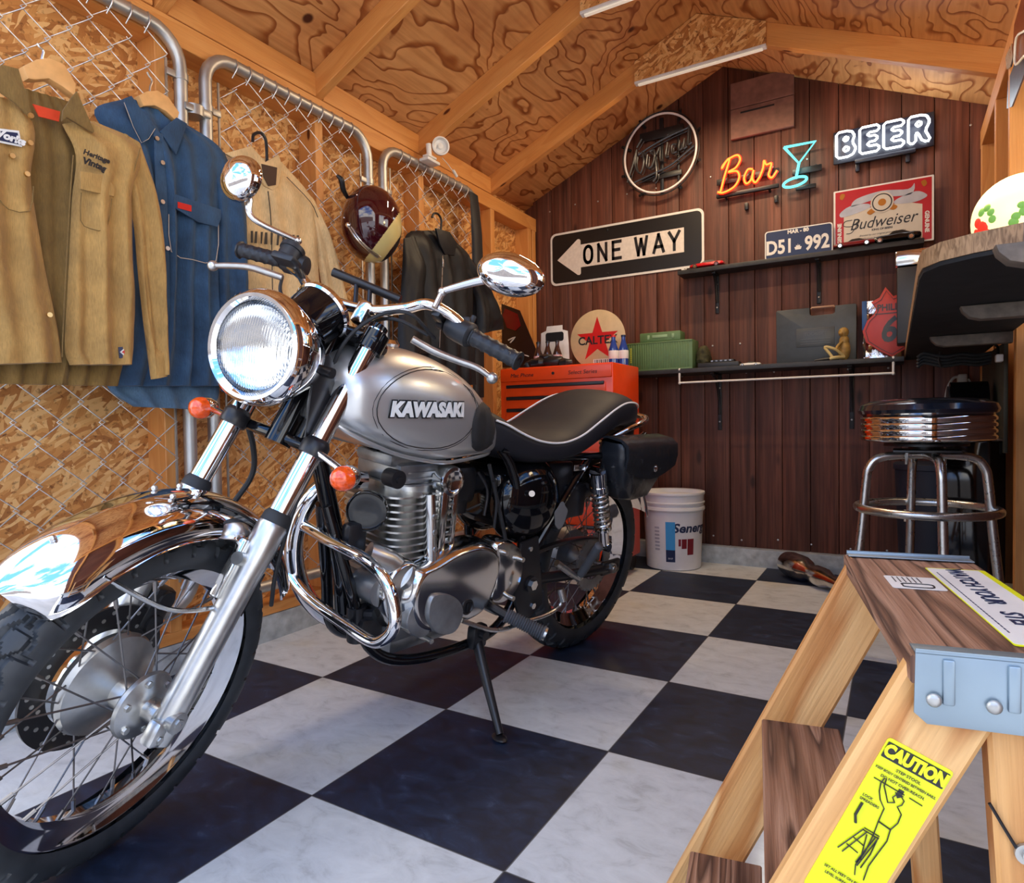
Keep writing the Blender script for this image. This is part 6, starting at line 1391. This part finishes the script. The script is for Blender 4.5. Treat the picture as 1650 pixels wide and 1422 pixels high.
# globe lamp
gl_=root('globe_lamp',(.805,1.0,1.0455),'glowing cream globe lamp painted with red and green flowers on the bar counter','lamp')
gg=NT('glowing_globe').set(Base_Color=(.9,.85,.55),Roughness=.3,Emission_Color=(1,.86,.42),Emission_Strength=.85).m
m_=MB(); m_.lathe([(0,0),(.05,0),(.052,.008),(.035,.02),(.03,.05),(0,.05)],n=32); m_.build('base','brass',gl_)
m_=MB(); m_.sph((0,0,.148),(.098,.098,.098),40,24); m_.build('globe',gg,gl_)
pr_=NT('globe_red_flower').set(Base_Color=(.8,.02,.01),Emission_Color=(1,.04,.02),Emission_Strength=.8).m; pg_=NT('globe_green_leaf').set(Base_Color=(.1,.3,.05),Emission_Color=(.25,.5,.1),Emission_Strength=.5).m
def gdec(name,mat,lst):
    m_=MB()
    for az,el,r in lst:
        d=V((math.cos(el)*math.sin(az),-math.cos(el)*math.cos(az),math.sin(el))); m_.sph(V((0,0,.148))+d*.0975,(r,r,.003),10,6,R=d.to_track_quat('Z','Y').to_matrix())
    m_.build(name,mat,gl_)['kind']='stuff'
gdec('red_flower',pr_,[(-1.0,-.25,.016),(-1.12,-.10,.012),(-.9,-.42,.012),(-1.25,-.3,.010)])
gdec('green_leaf',pg_,[(-1.0,.12,.010),(-.85,.18,.009),(-.75,.05,.009),(-.72,-.12,.009),(-.1,-.1,.010),(-.25,-.18,.009),(.05,0,.010),(-.3,-.3,.010),(.2,-.1,.010),(.1,-.3,.012),(-.15,.05,.008)])
pl_=bpy.data.lights.new('globe_glow','POINT'); pl_.energy=6; pl_.color=(1,.72,.34); pl_.shadow_soft_size=.1; po=bpy.data.objects.new('globe_glow',pl_); COL.objects.link(po); po.location=(.76,.98,1.33)
# black box with silver top on the counter
bx=root('black_speaker',(.625,2.28,1.0455),'small black box with a silver top at the far end of the counter','speaker')
m_=MB(); m_.box((0,0,.155),(.135,.13,.31),.006); m_.build('speaker_body','blackp',bx)
m_=MB(); m_.box((0,0,.345),(.15,.14,.065),.010); m_.build('silver_top','alup',bx)
# tin sign high on the right wall
xs=.845
tn=root('wall_tin_sign',at(1630,90,0,xs),'red and navy metal sign hanging high on the right wall','sign'); to=V(tn.location)
def tp(P,name,mat,off,r=0):
    m_=MB(); Q=[at(u,v,0,xs-off) for u,v in P]; m_.prism([(q.y-to.y,q.z-to.z) for q in Q],(xs-off-to.x,0,0),(0,1,0),(0,0,1),.004); return m_.build(name,mat,tn)
tp([(1700,-80),(1648,-10),(1634,40),(1632,70),(1634,102),(1650,95),(1700,60)],'red_panel','darkred',.004)
tp([(1700,60),(1650,95),(1634,104),(1624,130),(1622,175),(1630,172),(1650,120),(1700,75)],'navy_panel','navy',0)
tp([(1630,70),(1620,92),(1622,112),(1628,108),(1632,90)],'silver_panel','steel',.006)
m_=MB(); m_.tube([at(u,v,0,xs-.010)-to for u,v in ((1650,50),(1638,60),(1635,90),(1637,104),(1650,90))],.003,6,4); m_.build('outline_tube','whitep',tn)
# under the counter
olive=plain('olive_grey_panel',hexc('48483c'),.6,0,.1)
m_=MB(); Pn=[(1.62,.62),(2.40,.62),(2.40,.985),(1.62,.985)]; m_.box((.862,2.05,.80),(.012,.62,.36),.002); pn=m_.build('wall_panel',olive); rebase(pn,(.862,2.05,.62)); tagit(pn,'plain olive grey panel on the right wall under the counter','panel')
cb_=root('cable_bundle',(.70,1.9,.97),'bundle of black cable tied under the bar counter','cable'); 
m_=MB(); c0=V(cb_.location)
for k in range(4):
    v_=572+k*5; m_.tube([at(u,v,1,1.9)-c0+V((0,.006*k,0)) for u,v in ((1478,v_+4),(1490,v_-3),(1520,v_+2),(1550,v_-2),(1575,v_),(1598,v_-4))],.006,8,5)
m_.build('cable_loops','rubber',cb_)
m_=MB(); m_.tube([at(u,v,1,1.9)-c0 for u,v in ((1515,566),(1513,580),(1517,592))],.004,6,3); m_.build('tie','blackm',cb_)
pg=root('power_plug',at(1550,612,1,2.54),'pale grey power plug with a cable on the back wall above the stool','plug'); c0=V(pg.location)
m_=MB(); m_.box((0,-.012,0),(.036,.05,.05),.008); m_.build('plug_body',plain('plug_grey',hexc('a8a69e'),.5),pg)
m_=MB(); m_.tube([at(u,v,1,2.52)-c0 for u,v in ((1545,606),(1535,610),(1527,625),(1523,648),(1523,690))],.0055,8,5); m_.tube([at(u,v,1,2.52)-c0 for u,v in ((1560,610),(1568,625),(1570,650))],.004,8,4); m_.build('cord',plain('cord_grey',hexc('b5b2a8'),.5),pg)
wp=root('white_connector',at(1610,577,0,.84),'small white connector hanging below the counter at the right','plug'); m_=MB(); m_.box((0,0,0),(.02,.035,.025),.004); m_.build('connector_body','white',wp)
m_=MB(); m_.tube([(0,.01,.01),(0,.04,.04),(0,.09,.05)],.004,6,4); m_.build('cord','blackm',wp)
bn=root('navy_bin',(.700,2.38,0),'tall dark navy round bin standing behind the bar stool','bin')
m_=MB(); m_.lathe([(0,0),(.125,0),(.13,.006),(.150,.52),(.156,.524),(.156,.545),(.148,.55),(0,.555)],n=44); m_.build('bin_body',plain('bin_navy',(.008,.012,.028),.55),bn)
m_=MB(); m_.box((-.105,-.100,.33),(.03,.002,.05),.0005,R=Matrix.Rotation(-.8,3,'Z')); m_.box((.01,-.146,.43),(.018,.002,.09),.0005); m_.build('white_marking','whitep',bn)
fr_=root('mini_fridge',(.783,1.93,0),'low black cabinet against the right wall behind the bar stool','cabinet')
m_=MB(); m_.box((0,0,.335),(.165,.34,.65),.006); m_.build('cabinet_body','black',fr_); m_=MB(); m_.box((0,0,.664),(.17,.35,.010),.003); m_.build('top_trim','steel',fr_)
fr_['label']='low black cabinet against the right wall behind the bar stool'; fr_.name='black_cabinet'
m_=MB(); rd_=root('round_black_speaker',(.783,1.95,.6705),'round black drum shaped speaker on top of the low black cabinet','speaker')
m_.cyl((-.06,0,.100),(.05,0,.100),.096,n=40); m_.box((0,0,.01),(.09,.08,.02),.004); m_.build('drum_body','black',rd_); m_=MB(); m_.cyl((-.062,0,.100),(-.068,0,.100),.082,n=36); m_.build('grille','blackp',rd_)
# exhaust silencer on the floor
mf=root('spare_silencer',(.20,2.34,.0),'shiny spare exhaust silencer lying on the floor by the back wall','exhaust pipe')
a=V((-.10,.10,.060)); b_=V((.16,-.22,.045)); d=(b_-a).normalized(); L_=(b_-a).length
m_=MB(); m_.lathe([(.0,0),(.035,0),(.052,.012),(.059,.05),(.060,.13),(.050,.17),(.038,.19),(.036,.23),(.044,.24),(.044,.30),(.030,.34),(.026,L_)],a,d,36); m_.build('canister',plain('dark_chrome',(.62,.60,.58),.16,1,.3,20),mf)
m_=MB(); m_.tube([b_,b_+d*.03+V((.0,0,-.005)),b_+V((.05,-.02,-.012))],.020,14,4); m_.build('inlet_pipe','steel',mf)
